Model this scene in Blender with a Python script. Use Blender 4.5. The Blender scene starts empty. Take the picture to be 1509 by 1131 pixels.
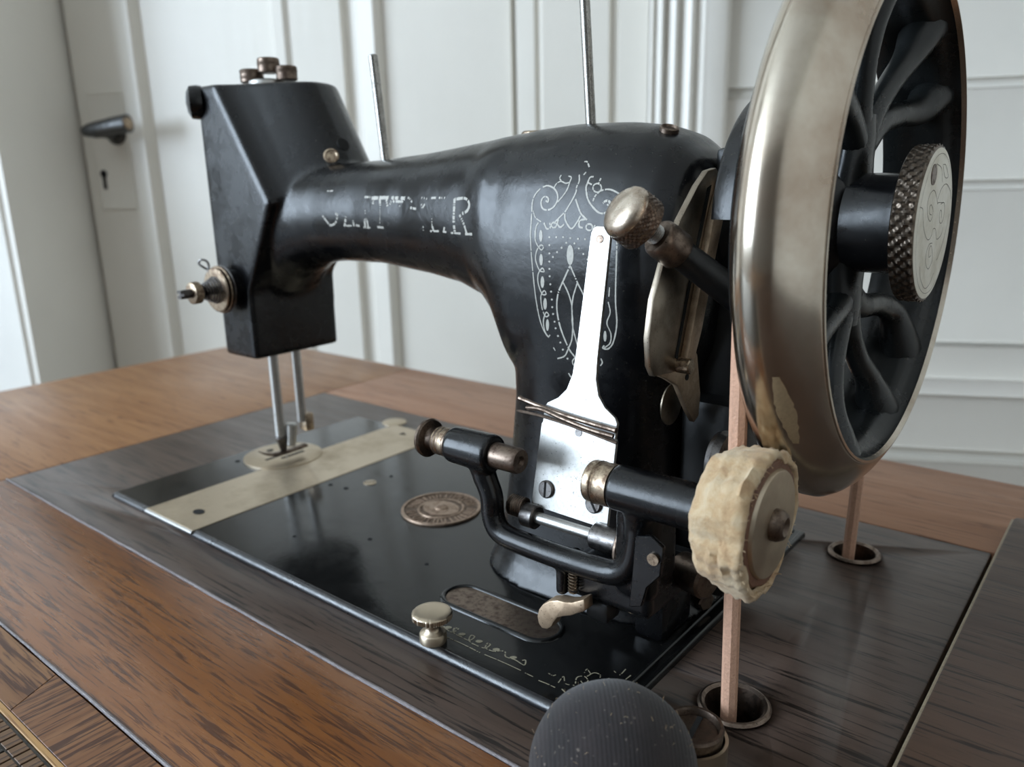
import bpy, bmesh, math, random
from mathutils import Vector, Matrix
from mathutils.bvhtree import BVHTree
random.seed(7)
PI = math.pi
S = bpy.context.scene
COL = S.collection
W, H = 1509, 1131

# ------------------------------------------------------------------ camera
CAM = Vector((0.50234, -0.20515, 0.19267))
YAW, PITCH, ROLL, FPX = 2.25872, -0.25936, -0.02227, 1176.44
fw = Vector((math.cos(PITCH) * math.cos(YAW), math.cos(PITCH) * math.sin(YAW), math.sin(PITCH)))
rt = fw.cross(Vector((0, 0, 1))).normalized()
up = rt.cross(fw)
rt2 = rt * math.cos(ROLL) + up * math.sin(ROLL)
up2 = -rt * math.sin(ROLL) + up * math.cos(ROLL)
cd = bpy.data.cameras.new('camera')
cam = bpy.data.objects.new('camera', cd)
COL.objects.link(cam)
m = Matrix((rt2, up2, -fw)).transposed().to_4x4()
m.translation = CAM
cam.matrix_world = m
cd.sensor_fit = 'HORIZONTAL'
cd.sensor_width = 36
cd.lens = FPX / W * 36
cd.clip_start = 0.01
cd.clip_end = 50
cd.dof.use_dof = True
cd.dof.focus_distance = 0.30
cd.dof.aperture_fstop = 11.5
S.camera = cam

# ------------------------------------------------------------------ light
TD = Vector((math.cos(math.radians(26)), math.sin(math.radians(26)), 0))     # along the door wall
ND = Vector((math.cos(math.radians(296)), math.sin(math.radians(296)), 0))   # out of the door wall
def wp(s, n, z): return TD * s + ND * n + Vector((0, 0, z))
world = bpy.data.worlds.new('world')
S.world = world
world.use_nodes = True
world.node_tree.nodes['Background'].inputs[0].default_value = (0.75, 0.87, 1, 1)
world.node_tree.nodes['Background'].inputs[1].default_value = 1.5
WIN = dict(s=-2.60, n0=0.42, n1=3.2, z0=-0.02, z1=1.95)
ld = bpy.data.lights.new('window_daylight', 'AREA')
ld.shape = 'RECTANGLE'
ld.size = WIN['n1'] - WIN['n0']
ld.size_y = WIN['z1'] - WIN['z0']
ld.energy = 206
ld.color = (0.71, 0.85, 1.0)
lo = bpy.data.objects.new('window_daylight', ld)
COL.objects.link(lo)
lm = Matrix((ND, Vector((0, 0, 1)), -TD)).transposed()
lo.matrix_world = Matrix.Translation(wp(WIN['s'] - 0.06, (WIN['n0'] + WIN['n1']) / 2, (WIN['z0'] + WIN['z1']) / 2)) @ lm.to_4x4()
S.view_settings.view_transform = 'Standard'
S.view_settings.look = 'None'
S.view_settings.gamma = 1
S.view_settings.use_curve_mapping = False
S.view_settings.exposure = 0.08

# ------------------------------------------------------------------ materials
def newmat(name):
    mt = bpy.data.materials.new(name)
    mt.use_nodes = True
    nt = mt.node_tree
    b = nt.nodes['Principled BSDF']
    return mt, nt, b
def coord(nt, scale=(1, 1, 1), rot=(0, 0, 0)):
    tc = nt.nodes.new('ShaderNodeTexCoord')
    mp = nt.nodes.new('ShaderNodeMapping')
    mp.inputs['Scale'].default_value = scale
    mp.inputs['Rotation'].default_value = rot
    nt.links.new(tc.outputs['Object'], mp.inputs[0])
    return mp.outputs[0]
def noise(nt, vec, scale, detail=3, rough=0.5, dist=0):
    n = nt.nodes.new('ShaderNodeTexNoise')
    n.inputs['Scale'].default_value = scale
    n.inputs['Detail'].default_value = detail
    n.inputs['Roughness'].default_value = rough
    n.inputs['Distortion'].default_value = dist
    nt.links.new(vec, n.inputs['Vector'])
    return n.outputs['Fac']
def ramp(nt, fac, stops):
    r = nt.nodes.new('ShaderNodeValToRGB')
    el = r.color_ramp.elements
    while len(el) < len(stops): el.new(0.5)
    for e, (p, c) in zip(el, stops):
        e.position = p
        e.color = (*c, 1) if len(c) == 3 else c
    nt.links.new(fac, r.inputs[0])
    return r.outputs[0]
def mixc(nt, fac, a, b, mode='MIX'):
    n = nt.nodes.new('ShaderNodeMix')
    n.data_type = 'RGBA'
    n.blend_type = mode
    for sock, v in ((n.inputs[0], fac), (n.inputs[6], a), (n.inputs[7], b)):
        if isinstance(v, (int, float)): sock.default_value = v
        elif isinstance(v, tuple): sock.default_value = (*v, 1)
        else: nt.links.new(v, sock)
    return n.outputs[2]
def bump(nt, b, h, strength, dist=0.001):
    n = nt.nodes.new('ShaderNodeBump')
    n.inputs['Strength'].default_value = strength
    n.inputs['Distance'].default_value = dist
    nt.links.new(h, n.inputs['Height'])
    nt.links.new(n.outputs[0], b.inputs['Normal'])
def g3(v): return (v, v, v)

def enamel(name, base=(0.006, 0.006, 0.007), rough=0.2, wear=0.6, bs=0.12, spec=0.4):
    mt, nt, b = newmat(name)
    v = coord(nt)
    c = ramp(nt, noise(nt, v, 900, 2), [(0.0, base), (0.70 , base), (0.78, (0.05, 0.045, 0.035))])
    nt.links.new(c, b.inputs['Base Color'])
    r = ramp(nt, noise(nt, v, 55, 5, 0.65), [(0.3, g3(rough * 0.75)), (0.75, g3(min(1, rough * 1.9)))])
    nt.links.new(r, b.inputs['Roughness'])
    b.inputs['Specular IOR Level'].default_value = spec
    h = noise(nt, v, 350, 4, 0.6)
    bump(nt, b, h, bs, 0.0006)
    return mt
def metal(name, c1, c2, rough=0.25, scale=120, lo=0.45, hi=0.68, met=1.0, spots=True, bs=0.06, rf=1.8):
    mt, nt, b = newmat(name)
    v = coord(nt)
    f = noise(nt, v, scale, 5, 0.65)
    c = ramp(nt, f, [(lo, c1), (hi, c2)])
    if spots:
        sp = ramp(nt, noise(nt, v, 1300, 2, 0.6), [(0.66, (0, 0, 0)), (0.71, (1, 1, 1))])
        c = mixc(nt, sp, c, tuple(x * 0.25 for x in c2))
    nt.links.new(c, b.inputs['Base Color'])
    b.inputs['Metallic'].default_value = met
    r = ramp(nt, f, [(lo, g3(rough)), (hi, g3(min(1, rough * rf)))])
    nt.links.new(r, b.inputs['Roughness'])
    bump(nt, b, noise(nt, v, 1500, 3, 0.6), bs, 0.0003)
    return mt
def wood(name, light, dark, pore, along='X', rough=0.35, stretch=1.0, pl=0.55, gs=1.0, coat=0.0):
    mt, nt, b = newmat(name)
    def sc(a, c): return (a, c, c) if along == 'X' else (c, a, c)
    v1 = coord(nt, sc(6 * gs, 70 * gs))
    f1 = noise(nt, v1, 1, 6, 0.6, 0.9)
    c = ramp(nt, f1, [(0.3, dark), (0.7, light)])
    v3 = coord(nt, sc(1.5, 7))
    f3 = noise(nt, v3, 1, 3, 0.5)
    c = mixc(nt, ramp(nt, f3, [(0.3, (0, 0, 0)), (0.8, (0.45, 0.45, 0.45))]), c, dark)
    v2 = coord(nt, sc(26 * stretch * gs, 480 * gs))
    f2 = noise(nt, v2, 1, 4, 0.6, 0.6)
    p = ramp(nt, f2, [(pl - 0.02, (0, 0, 0)), (pl + 0.07, (1, 1, 1))])
    c = mixc(nt, p, c, pore)
    nt.links.new(c, b.inputs['Base Color'])
    rr = ramp(nt, f1, [(0.3, g3(rough * 1.15)), (0.7, g3(rough * 0.9))])
    nt.links.new(rr, b.inputs['Roughness'])
    inv = nt.nodes.new('ShaderNodeMath'); inv.operation = 'SUBTRACT'; inv.inputs[0].default_value = 1
    nt.links.new(p, inv.inputs[1])
    bump(nt, b, inv.outputs[0], 0.12, 0.0003)
    b.inputs['Coat Weight'].default_value = coat
    b.inputs['Specular IOR Level'].default_value = 0.32
    b.inputs['Coat Roughness'].default_value = 0.2
    return mt
def paint(name, c, rough=0.4, stain=None, bs=0.15):
    mt, nt, b = newmat(name)
    v = coord(nt)
    cc = ramp(nt, noise(nt, v, 3.5, 6, 0.6), [(0.35, c), (0.8, stain or tuple(x * 0.9 for x in c))])
    nt.links.new(cc, b.inputs['Base Color'])
    b.inputs['Roughness'].default_value = rough
    bump(nt, b, noise(nt, coord(nt, (60, 60, 6)), 1, 4), bs, 0.002)
    return mt
def plain(name, c, rough=0.5, met=0.0, bs=0.0, bsc=800):
    mt, nt, b = newmat(name)
    v = coord(nt)
    cc = ramp(nt, noise(nt, v, bsc, 4, 0.6), [(0.3, tuple(x * 0.75 for x in c)), (0.75, c)])
    nt.links.new(cc, b.inputs['Base Color'])
    b.inputs['Roughness'].default_value = rough
    b.inputs['Metallic'].default_value = met
    if bs: bump(nt, b, noise(nt, v, bsc, 4, 0.7), bs, 0.001)
    return mt

M = {}
M['enamel'] = enamel('black_enamel', (0.003, 0.003, 0.0035), 0.21)
M['enamel_bed'] = enamel('black_enamel_bed', (0.006, 0.006, 0.006), 0.13, bs=0.05)
M['enamel_edge'] = enamel('worn_enamel_edge', (0.008, 0.008, 0.010), 0.26, bs=0.4, spec=0.8)
M['enamel_dull'] = enamel('dull_black_enamel', (0.006, 0.006, 0.006), 0.3)
M['enamel_wheel'] = enamel('wheel_enamel', (0.008, 0.009, 0.009), 0.24, bs=0.1)
M['chrome'] = metal('worn_nickel', (0.60, 0.54, 0.455), (0.36, 0.27, 0.20), 0.17, 22, 0.42, 0.72, spots=False, bs=0.02)
M['steel'] = metal('bright_steel', (0.50, 0.49, 0.47), (0.44, 0.43, 0.405), 0.38, 500, spots=True, rf=1.2)
M['pin'] = metal('pin_steel', (0.34, 0.33, 0.31), (0.20, 0.19, 0.17), 0.25, 260)
M['bare'] = plain('bare_brass', (0.40, 0.29, 0.17), 0.5, 0.3)
M['quad'] = metal('tarnished_steel', (0.34, 0.29, 0.23), (0.20, 0.16, 0.12), 0.32, 60)
M['tan'] = metal('tarnished_tan', (0.50, 0.38, 0.27), (0.30, 0.22, 0.15), 0.45, 60)
M['plate'] = metal('nickel_plate', (0.56, 0.47, 0.355), (0.46, 0.38, 0.28), 0.36, 25, spots=False, bs=0.03)
M['brass'] = metal('worn_brass', (0.46, 0.37, 0.27), (0.17, 0.115, 0.08), 0.28, 400, 0.4, 0.62)
M['bronze'] = metal('dark_bronze', (0.19, 0.145, 0.115), (0.09, 0.062, 0.048), 0.34, 300)
M['badge'] = metal('badge_bronze', (0.36, 0.26, 0.19), (0.25, 0.17, 0.12), 0.42, 300, met=0.75)
M['badge_dark'] = metal('badge_recess', (0.15, 0.10, 0.07), (0.10, 0.07, 0.05), 0.5, 300, met=0.6)
M['darksteel'] = metal('dark_steel', (0.16, 0.15, 0.145), (0.08, 0.07, 0.065), 0.3, 300)
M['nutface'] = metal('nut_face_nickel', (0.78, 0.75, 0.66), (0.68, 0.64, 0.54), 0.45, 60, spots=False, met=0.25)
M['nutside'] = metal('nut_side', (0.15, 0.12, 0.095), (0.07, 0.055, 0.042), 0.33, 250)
M['knob'] = metal('knob_nickel', (0.62, 0.54, 0.45), (0.34, 0.25, 0.18), 0.24, 120)
M['black'] = plain('black_recess', (0.004, 0.004, 0.004), 0.9)
M['engrave'] = plain('engraved_line', (0.14, 0.12, 0.10), 0.7)
M['silver'] = plain('silver_print', (0.46, 0.44, 0.39), 0.45)
M['goldprint'] = plain('dull_gold_print', (0.30, 0.27, 0.19), 0.5)
M['leather'] = plain('leather', (0.64, 0.37, 0.25), 0.6, 0, 0.5, 900)
M['leather_dark'] = plain('leather_dark', (0.17, 0.075, 0.04), 0.6, 0, 0.4, 900)
M['oak'] = wood('brown_oak', (0.255, 0.098, 0.026), (0.165, 0.056, 0.014), (0.075, 0.026, 0.009), 'X', 0.27, 1.0, 0.53, 1.25)
M['oak_left'] = wood('brown_oak_panel', (0.37, 0.19, 0.085), (0.25, 0.115, 0.050), (0.15, 0.065, 0.032), 'X', 0.33, 1, 0.58)
M['oak_dull'] = wood('faded_oak', (0.33, 0.17, 0.095), (0.24, 0.115, 0.062), (0.15, 0.07, 0.038), 'X', 0.45, 1, 0.58)
M['walnut'] = wood('dark_walnut', (0.098, 0.066, 0.050), (0.058, 0.038, 0.029), (0.020, 0.014, 0.011), 'X', 0.34, 1.0, 0.55)
M['leafwood'] = wood('leaf_walnut', (0.085, 0.048, 0.030), (0.045, 0.024, 0.016), (0.016, 0.009, 0.006), 'X', 0.36, 1.0, 0.55)
M['veneer_y'] = wood('feather_veneer', (0.30, 0.145, 0.062), (0.16, 0.065, 0.028), (0.07, 0.028, 0.014), 'Y', 0.4, 1.0, 0.50)
M['veneer_x'] = wood('feather_veneer_across', (0.30, 0.15, 0.062), (0.16, 0.068, 0.028), (0.07, 0.028, 0.014), 'X', 0.4, 1.0, 0.50)
M['inlay'] = wood('yellow_inlay', (0.50, 0.29, 0.11), (0.40, 0.22, 0.08), (0.25, 0.12, 0.05), 'X', 0.4)
M['tile'] = wood('inlay_tile', (0.20, 0.11, 0.05), (0.13, 0.07, 0.035), (0.06, 0.03, 0.018), 'Y', 0.45)
M['tile_dark'] = wood('inlay_tile_dark', (0.05, 0.04, 0.028), (0.03, 0.024, 0.018), (0.012, 0.01, 0.008), 'Y', 0.45)
M['seam'] = plain('worn_varnish_edge', (0.20, 0.17, 0.17), 0.25, 0, 0.5, 500)
M['seam_light'] = plain('pale_edge_banding', (0.34, 0.27, 0.18), 0.5, 0, 0.4, 500)
M['door'] = paint('white_door_paint', (0.76, 0.725, 0.655), 0.34, (0.69, 0.66, 0.59))
M['trim'] = paint('white_trim_paint', (0.82, 0.79, 0.73), 0.3)
M['wains'] = paint('white_panel_paint', (0.78, 0.75, 0.685), 0.42)
M['wall'] = paint('white_wall_paint', (0.80, 0.785, 0.74), 0.7)
M['wall_front'] = paint('wall_darkened', (0.13, 0.115, 0.10), 0.8)  # unseen wall behind the camera, darkened so the enamel reflects black
M['wall_right'] = paint('wall_paper_mid', (0.66, 0.62, 0.56), 0.8)
M['ceiling'] = paint('ceiling_paint', (0.85, 0.84, 0.80), 0.8)
M['floor'] = wood('floor_boards', (0.20, 0.12, 0.07), (0.13, 0.075, 0.042), (0.07, 0.04, 0.02), 'X', 0.5)
M['handle'] = metal('door_handle_iron', (0.10, 0.10, 0.10), (0.05, 0.05, 0.05), 0.35, 100)

def knit():
    mt, nt, b = newmat('dark_knit')
    tc = nt.nodes.new('ShaderNodeTexCoord')
    v = tc.outputs['Object']
    wv = nt.nodes.new('ShaderNodeTexWave')
    wv.inputs['Scale'].default_value = 250
    wv.inputs['Distortion'].default_value = 1.2
    wv.inputs['Detail'].default_value = 1
    wv.bands_direction = 'X'
    mp = nt.nodes.new('ShaderNodeMapping')
    mp.inputs['Rotation'].default_value = (0, 0, -0.68)
    nt.links.new(v, mp.inputs[0]); nt.links.new(mp.outputs[0], wv.inputs['Vector'])
    fz = noise(nt, v, 1800, 3, 0.7)
    c = ramp(nt, noise(nt, v, 90, 5, 0.7), [(0.35, (0.010, 0.0075, 0.0078)), (0.72, (0.023, 0.0165, 0.0165))])
    lint = ramp(nt, noise(nt, v, 700, 2, 0.6), [(0.68, (0, 0, 0)), (0.74, (1, 1, 1))])
    c = mixc(nt, lint, c, (0.16, 0.13, 0.11))
    nt.links.new(c, b.inputs['Base Color'])
    b.inputs['Roughness'].default_value = 0.95
    b.inputs['Sheen Weight'].default_value = 0.16
    b.inputs['Sheen Roughness'].default_value = 0.5
    ad = nt.nodes.new('ShaderNodeMath'); ad.operation = 'ADD'
    nt.links.new(wv.outputs['Fac'], ad.inputs[0]); nt.links.new(fz, ad.inputs[1])
    bump(nt, b, ad.outputs[0], 0.22, 0.0006)
    return mt
M['knit'] = knit()
def cloth():
    mt, nt, b = newmat('aged_chamois_cloth')
    tc = nt.nodes.new('ShaderNodeTexCoord'); v = tc.outputs['Object']
    c = ramp(nt, noise(nt, v, 110, 5, 0.7, 0.5), [(0.25, (0.34, 0.19, 0.09)), (0.45, (0.52, 0.35, 0.19)), (0.62, (0.60, 0.46, 0.29)), (0.8, (0.36, 0.31, 0.26))])
    nt.links.new(c, b.inputs['Base Color'])
    b.inputs['Roughness'].default_value = 0.9
    b.inputs['Sheen Weight'].default_value = 0.2
    bump(nt, b, noise(nt, v, 900, 5, 0.75), 0.6, 0.0012)
    return mt
M['cloth'] = cloth()

# ------------------------------------------------------------------ helpers
def obj(name, bm, mat, parent=None, smooth=True, sharp=35):
    me = bpy.data.meshes.new(name)
    if isinstance(bm, tuple): me.from_pydata(*bm)
    else:
        bmesh.ops.recalc_face_normals(bm, faces=bm.faces)
        bm.to_mesh(me); bm.free()
    o = bpy.data.objects.new(name, me)
    COL.objects.link(o)
    if mat: me.materials.append(M[mat] if isinstance(mat, str) else mat)
    if smooth:
        me.shade_smooth()
        try: me.set_sharp_from_angle(angle=math.radians(sharp))
        except Exception: pass
    if parent: setparent(o, parent)
    return o
def wloc(o):
    v = Vector((0, 0, 0))
    while o: v = v + o.location; o = o.parent
    return v
def setparent(o, p):
    # all meshes are written in world coordinates; shift so that the parent's place cancels
    o.parent = p
    o.matrix_parent_inverse = Matrix.Translation(-ROOTLOC[p.name])
    ROOTLOC[o.name] = Vector((0, 0, 0))
class _RL(dict):
    def __missing__(self, k): return Vector((0, 0, 0))
ROOTLOC = _RL()
def thing(name, loc, label, cat, group=None):
    o = bpy.data.objects.new(name, None)
    COL.objects.link(o)
    o.location = loc; o.empty_display_size = 0.01
    ROOTLOC[o.name] = Vector(loc)
    tag(o, label, cat, group)
    return o
def tag(o, label=None, cat=None, group=None, kind=None):
    if label: o['label'] = label
    if cat: o['category'] = cat
    if group: o['group'] = group
    if kind: o['kind'] = kind
    return o
def basis(d):
    d = Vector(d).normalized()
    a = Vector((0, 0, 1)) if abs(d.z) < 0.9 else Vector((0, 1, 0))
    u = d.cross(a).normalized(); v = d.cross(u).normalized()
    return d, u, v
def lathe(bm, prof, o=(0, 0, 0), d=(0, 0, 1), n=40, fn=None):
    """prof: list of (along, radius); fn(i_ring, angle, along, r)->r"""
    d, u, v = basis(d); o = Vector(o)
    rings = []
    for i, (a, r) in enumerate(prof):
        if r <= 1e-7:
            rings.append([bm.verts.new(o + d * a)]); continue
        ring = []
        for k in range(n):
            t = 2 * PI * k / n
            rr = fn(i, t, a, r) if fn else r
            ring.append(bm.verts.new(o + d * a + (u * math.cos(t) + v * math.sin(t)) * rr))
        rings.append(ring)
    for A, B in zip(rings, rings[1:]):
        if len(A) == 1 and len(B) == 1: continue
        for k in range(n):
            k2 = (k + 1) % n
            if len(A) == 1: bm.faces.new((A[0], B[k], B[k2]))
            elif len(B) == 1: bm.faces.new((A[k], B[0], A[k2]))
            else: bm.faces.new((A[k], B[k], B[k2], A[k2]))
    return rings
def cyl(bm, a, b, r, r2=None, n=28, bev=0.0):
    a = Vector(a); b = Vector(b); L = (b - a).length; r2 = r if r2 is None else r2
    if bev: prof = [(0, 0), (0, r - bev), (bev, r), (L - bev, r2), (L, r2 - bev), (L, 0)]
    else: prof = [(0, 0), (0, r), (L, r2), (L, 0)]
    lathe(bm, prof, a, b - a, n)
def box(bm, x0, x1, y0, y1, z0, z1, bev=0.0, seg=2):
    r = bmesh.ops.create_cube(bm, size=1)
    vs = r['verts']
    for v in vs:
        v.co = Vector(((x0 + x1) / 2 + v.co.x * (x1 - x0), (y0 + y1) / 2 + v.co.y * (y1 - y0), (z0 + z1) / 2 + v.co.z * (z1 - z0)))
    if bev:
        es = list({e for v in vs for e in v.link_edges})
        bmesh.ops.bevel(bm, geom=es, offset=bev, segments=seg, affect='EDGES', profile=0.5)
def tube(bm, pts, rad, n=12, cap=True, sq=None):
    """rad: number or list; sq=(a,b,dirvec): oval scaling along a direction"""
    pts = [Vector(p) for p in pts]
    if isinstance(rad, (int, float)): rad = [rad] * len(pts)
    rings = []; up_ = None
    for i, p in enumerate(pts):
        t = (pts[min(i + 1, len(pts) - 1)] - pts[max(i - 1, 0)]).normalized()
        if up_ is None:
            a = Vector((0, 0, 1)) if abs(t.z) < 0.9 else Vector((0, 1, 0))
            if sq: a = Vector(sq[1])
            up_ = (a - t * a.dot(t)).normalized()
        else: up_ = (up_ - t * up_.dot(t)).normalized()
        sd = t.cross(up_)
        ring = []
        for k in range(n):
            q = 2 * PI * k / n + (PI / n)
            ring.append(bm.verts.new(p + (up_ * math.cos(q) * (sq[0] if sq else 1) + sd * math.sin(q)) * rad[i]))
        rings.append(ring)
    for A, B in zip(rings, rings[1:]):
        for k in range(n):
            k2 = (k + 1) % n
            bm.faces.new((A[k], B[k], B[k2], A[k2]))
    if cap:
        bm.faces.new(rings[0][::-1]); bm.faces.new(rings[-1])
def spline(pts, m=8):
    pts = [Vector(p) for p in pts]; out = []
    P_ = [pts[0] * 2 - pts[1]] + pts + [pts[-1] * 2 - pts[-2]]
    for i in range(1, len(P_) - 2):
        p0, p1, p2, p3 = P_[i - 1:i + 3]
        for k in range(m):
            t = k / m
            out.append(0.5 * ((2 * p1) + (p2 - p0) * t + (2 * p0 - 5 * p1 + 4 * p2 - p3) * t * t + (3 * p1 - p0 - 3 * p2 + p3) * t ** 3))
    out.append(pts[-1]); return out
def prism(bm, poly, d, cap=True):
    """poly: list of 3D points in a plane, extruded by vector d"""
    d = Vector(d)
    A = [bm.verts.new(Vector(p)) for p in poly]; B = [bm.verts.new(Vector(p) + d) for p in poly]
    n = len(A)
    bm.faces.new(A); bm.faces.new(B[::-1])
    for k in range(n): bm.faces.new((A[k], A[(k + 1) % n], B[(k + 1) % n], B[k]))
def bevel_all(bm, off, seg=2, ang=30):
    bmesh.ops.recalc_face_normals(bm, faces=bm.faces)
    es = [e for e in bm.edges if len(e.link_faces) == 2 and e.calc_face_angle(0) > math.radians(ang)]
    bmesh.ops.bevel(bm, geom=es, offset=off, segments=seg, affect='EDGES', profile=0.5)
def sring(cx, cy, a, b, e, n=48):
    out = []
    for k in range(n):
        t = 2 * PI * k / n
        c, s_ = math.cos(t), math.sin(t)
        out.append((cx + a * math.copysign(abs(c) ** (2 / e), c), cy + b * math.copysign(abs(s_) ** (2 / e), s_)))
    return out
def loft(bm, rings):
    R = [[bm.verts.new(Vector(p)) for p in r] for r in rings]
    n = len(R[0])
    for A, B in zip(R, R[1:]):
        for k in range(n): bm.faces.new((A[k], A[(k + 1) % n], B[(k + 1) % n], B[k]))
    bm.faces.new(R[0][::-1]); bm.faces.new(R[-1])
def screw_head(bm, slot, c, d, r, h, sd, w=0.0009):
    """round head in bm, recessed dark slot bar in slot bmesh"""
    d = Vector(d).normalized(); c = Vector(c); sd = Vector(sd)
    sd = (sd - d * sd.dot(d)).normalized(); q = d.cross(sd)
    lathe(bm, [(0, 0), (0, r), (h * 0.6, r), (h, r * 0.85), (h, 0)], c, d, 28)
    a = c + d * (h - 0.0002)
    pts = [a + sd * r * .86 + q * w / 2, a - sd * r * .86 + q * w / 2, a - sd * r * .86 - q * w / 2, a + sd * r * .86 - q * w / 2]
    prism(slot, pts, d * 0.00035)
def pray(px, py):
    return (fw * FPX + rt2 * (px - W / 2) - up2 * (py - H / 2)).normalized()
def onz(px, py, z):
    d = pray(px, py); t = (z - CAM.z) / d.z; return CAM + d * t
def onx(px, py, x):
    d = pray(px, py); t = (x - CAM.x) / d.x; return CAM + d * t

# =================================================================== SETTING
def wbox(bm, s0, s1, n0, n1, z0, z1, bev=0.0):
    r = bmesh.ops.create_cube(bm, size=1)
    for v in r['verts']:
        v.co = wp((s0 + s1) / 2 + v.co.x * (s1 - s0), (n0 + n1) / 2 + v.co.y * (n1 - n0), (z0 + z1) / 2 + v.co.z * (z1 - z0))
    if bev:
        es = list({e for v in r['verts'] for e in v.link_edges})
        bmesh.ops.bevel(bm, geom=es, offset=bev, segments=2, affect='EDGES', profile=0.5)
def profile_wall(bm, prof, nback, z0, z1):
    poly = [wp(s, n, z0) for s, n in prof] + [wp(prof[-1][0], nback, z0), wp(prof[0][0], nback, z0)]
    prism(bm, poly, (0, 0, z1 - z0))
def struct(name, bm, mat, parent=None, **k):
    o = obj(name, bm, mat, parent, **k)
    if parent is None: o['kind'] = 'structure'
    return o
FZ, CZ = -0.75, 2.10
bm = bmesh.new(); wbox(bm, -2.8, 2.15, -0.9, 3.75, FZ - 0.05, FZ); struct('floor', bm, 'floor', smooth=False)
bm = bmesh.new(); wbox(bm, -2.8, 2.15, -0.9, 3.75, CZ, CZ + 0.05); struct('ceiling', bm, 'ceiling', smooth=False)
# back wall around the door niche
bm = bmesh.new()
wbox(bm, -2.8, -0.588, -0.90, -0.56, FZ, CZ)
wbox(bm, -0.588, 0.29, -0.90, -0.56, 1.42, CZ)
wbox(bm, 0.387, 2.1, -0.90, -0.70, FZ, CZ)
wbox(bm, 0.29, 0.387, -0.90, -0.70, FZ, CZ)
wbox(bm, -0.588, 0.29, -0.90, -0.76, FZ, 1.42)
struct('wall_back', bm, 'wall', smooth=False)
# left reveal of the niche
bm = bmesh.new(); wbox(bm, -0.600, -0.584, -0.735, -0.553, FZ, 1.42, 0.004); struct('trim_1', bm, 'wains')
# double door leaf: an extruded moulding profile
prof = [(-0.5835, -0.716), (-0.5770, -0.716), (-0.5750, -0.702), (-0.4740, -0.702), (-0.4700, -0.697), (-0.4630, -0.697), (-0.4580, -0.704), (-0.4540, -0.712),
        (-0.2420, -0.712), (-0.2370, -0.706), (-0.2330, -0.6965), (-0.2180, -0.6965), (-0.2110, -0.702),
        (-0.1345, -0.702), (-0.1315, -0.710), (-0.1240, -0.713), (-0.1150, -0.712), (-0.1090, -0.702),
        (-0.0850, -0.6985), (-0.0800, -0.703), (-0.0760, -0.712),
        (0.1030, -0.712), (0.1050, -0.705), (0.1090, -0.716), (0.1146, -0.702),
        (0.1380, -0.700), (0.1431, -0.706), (0.1495, -0.698), (0.2360, -0.698), (0.2390, -0.706), (0.2470, -0.706), (0.2493, -0.698), (0.2866, -0.698)]
bm = bmesh.new(); profile_wall(bm, prof, -0.75, FZ + 0.01, 1.41)
door = struct('door_1', bm, 'door', sharp=20)
# handle
bm = bmesh.new()
hc = wp(-0.513, -0.7, 0.262)
lathe(bm, [(0, 0), (0, 0.017), (0.004, 0.0165), (0.006, 0.010), (0.03, 0.0075), (0.048, 0.0085), (0.055, 0.006), (0.055, 0)], wp(-0.513, -0.702, 0.262), ND, 24)
a = wp(-0.530, -0.652, 0.2635); b_ = wp(-0.450, -0.648, 0.272)
tube(bm, [a, wp(-0.52, -0.652, 0.2645), wp(-0.50, -0.651, 0.267), wp(-0.475, -0.650, 0.270), b_], [0.006, 0.0085, 0.0095, 0.0105, 0.0115], 16, sq=(1.15, (0, 0, 1)))
h = struct('door_handle', bm, 'handle', door)
bm = bmesh.new(); cyl(bm, b_, b_ + (b_ - a).normalized() * 0.002, 0.0095, 0.008, 16); struct('handle_cap', bm, 'brass', h)
bm = bmesh.new(); wbox(bm, -0.555, -0.495, -0.7025, -0.7005, 0.15, 0.32, 0.001); esc = struct('escutcheon', bm, 'door', door)
bm = bmesh.new(); lathe(bm, [(0, 0), (0, 0.006), (0.0008, 0.006), (0.0008, 0)], wp(-0.546, -0.7004, 0.203), ND, 16)
wbox(bm, -0.549, -0.543, -0.7004, -0.6997, 0.180, 0.202); struct('keyhole', bm, 'black', door, smooth=False)
# fluted casing on the right of the door
cp = [(0.2895, -0.70), (0.2895, -0.672), (0.2930, -0.665), (0.2965, -0.672)]
for c0, c1 in ((0.2965, 0.3100), (0.3100, 0.3275), (0.3275, 0.3475)):
    w_ = c1 - c0
    cp += [(c0 + w_ * .15, -0.670), (c0 + w_ * .35, -0.662), (c0 + w_ * .62, -0.660), (c0 + w_ * .80, -0.667), (c0 + w_ * .92, -0.673)]
cp += [(0.3520, -0.668), (0.3560, -0.660), (0.3620, -0.662), (0.3800, -0.662), (0.3862, -0.668), (0.3862, -0.70)]
bm = bmesh.new(); profile_wall(bm, cp, -0.72, FZ, CZ); struct('trim_2', bm, 'trim', sharp=50)
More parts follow.
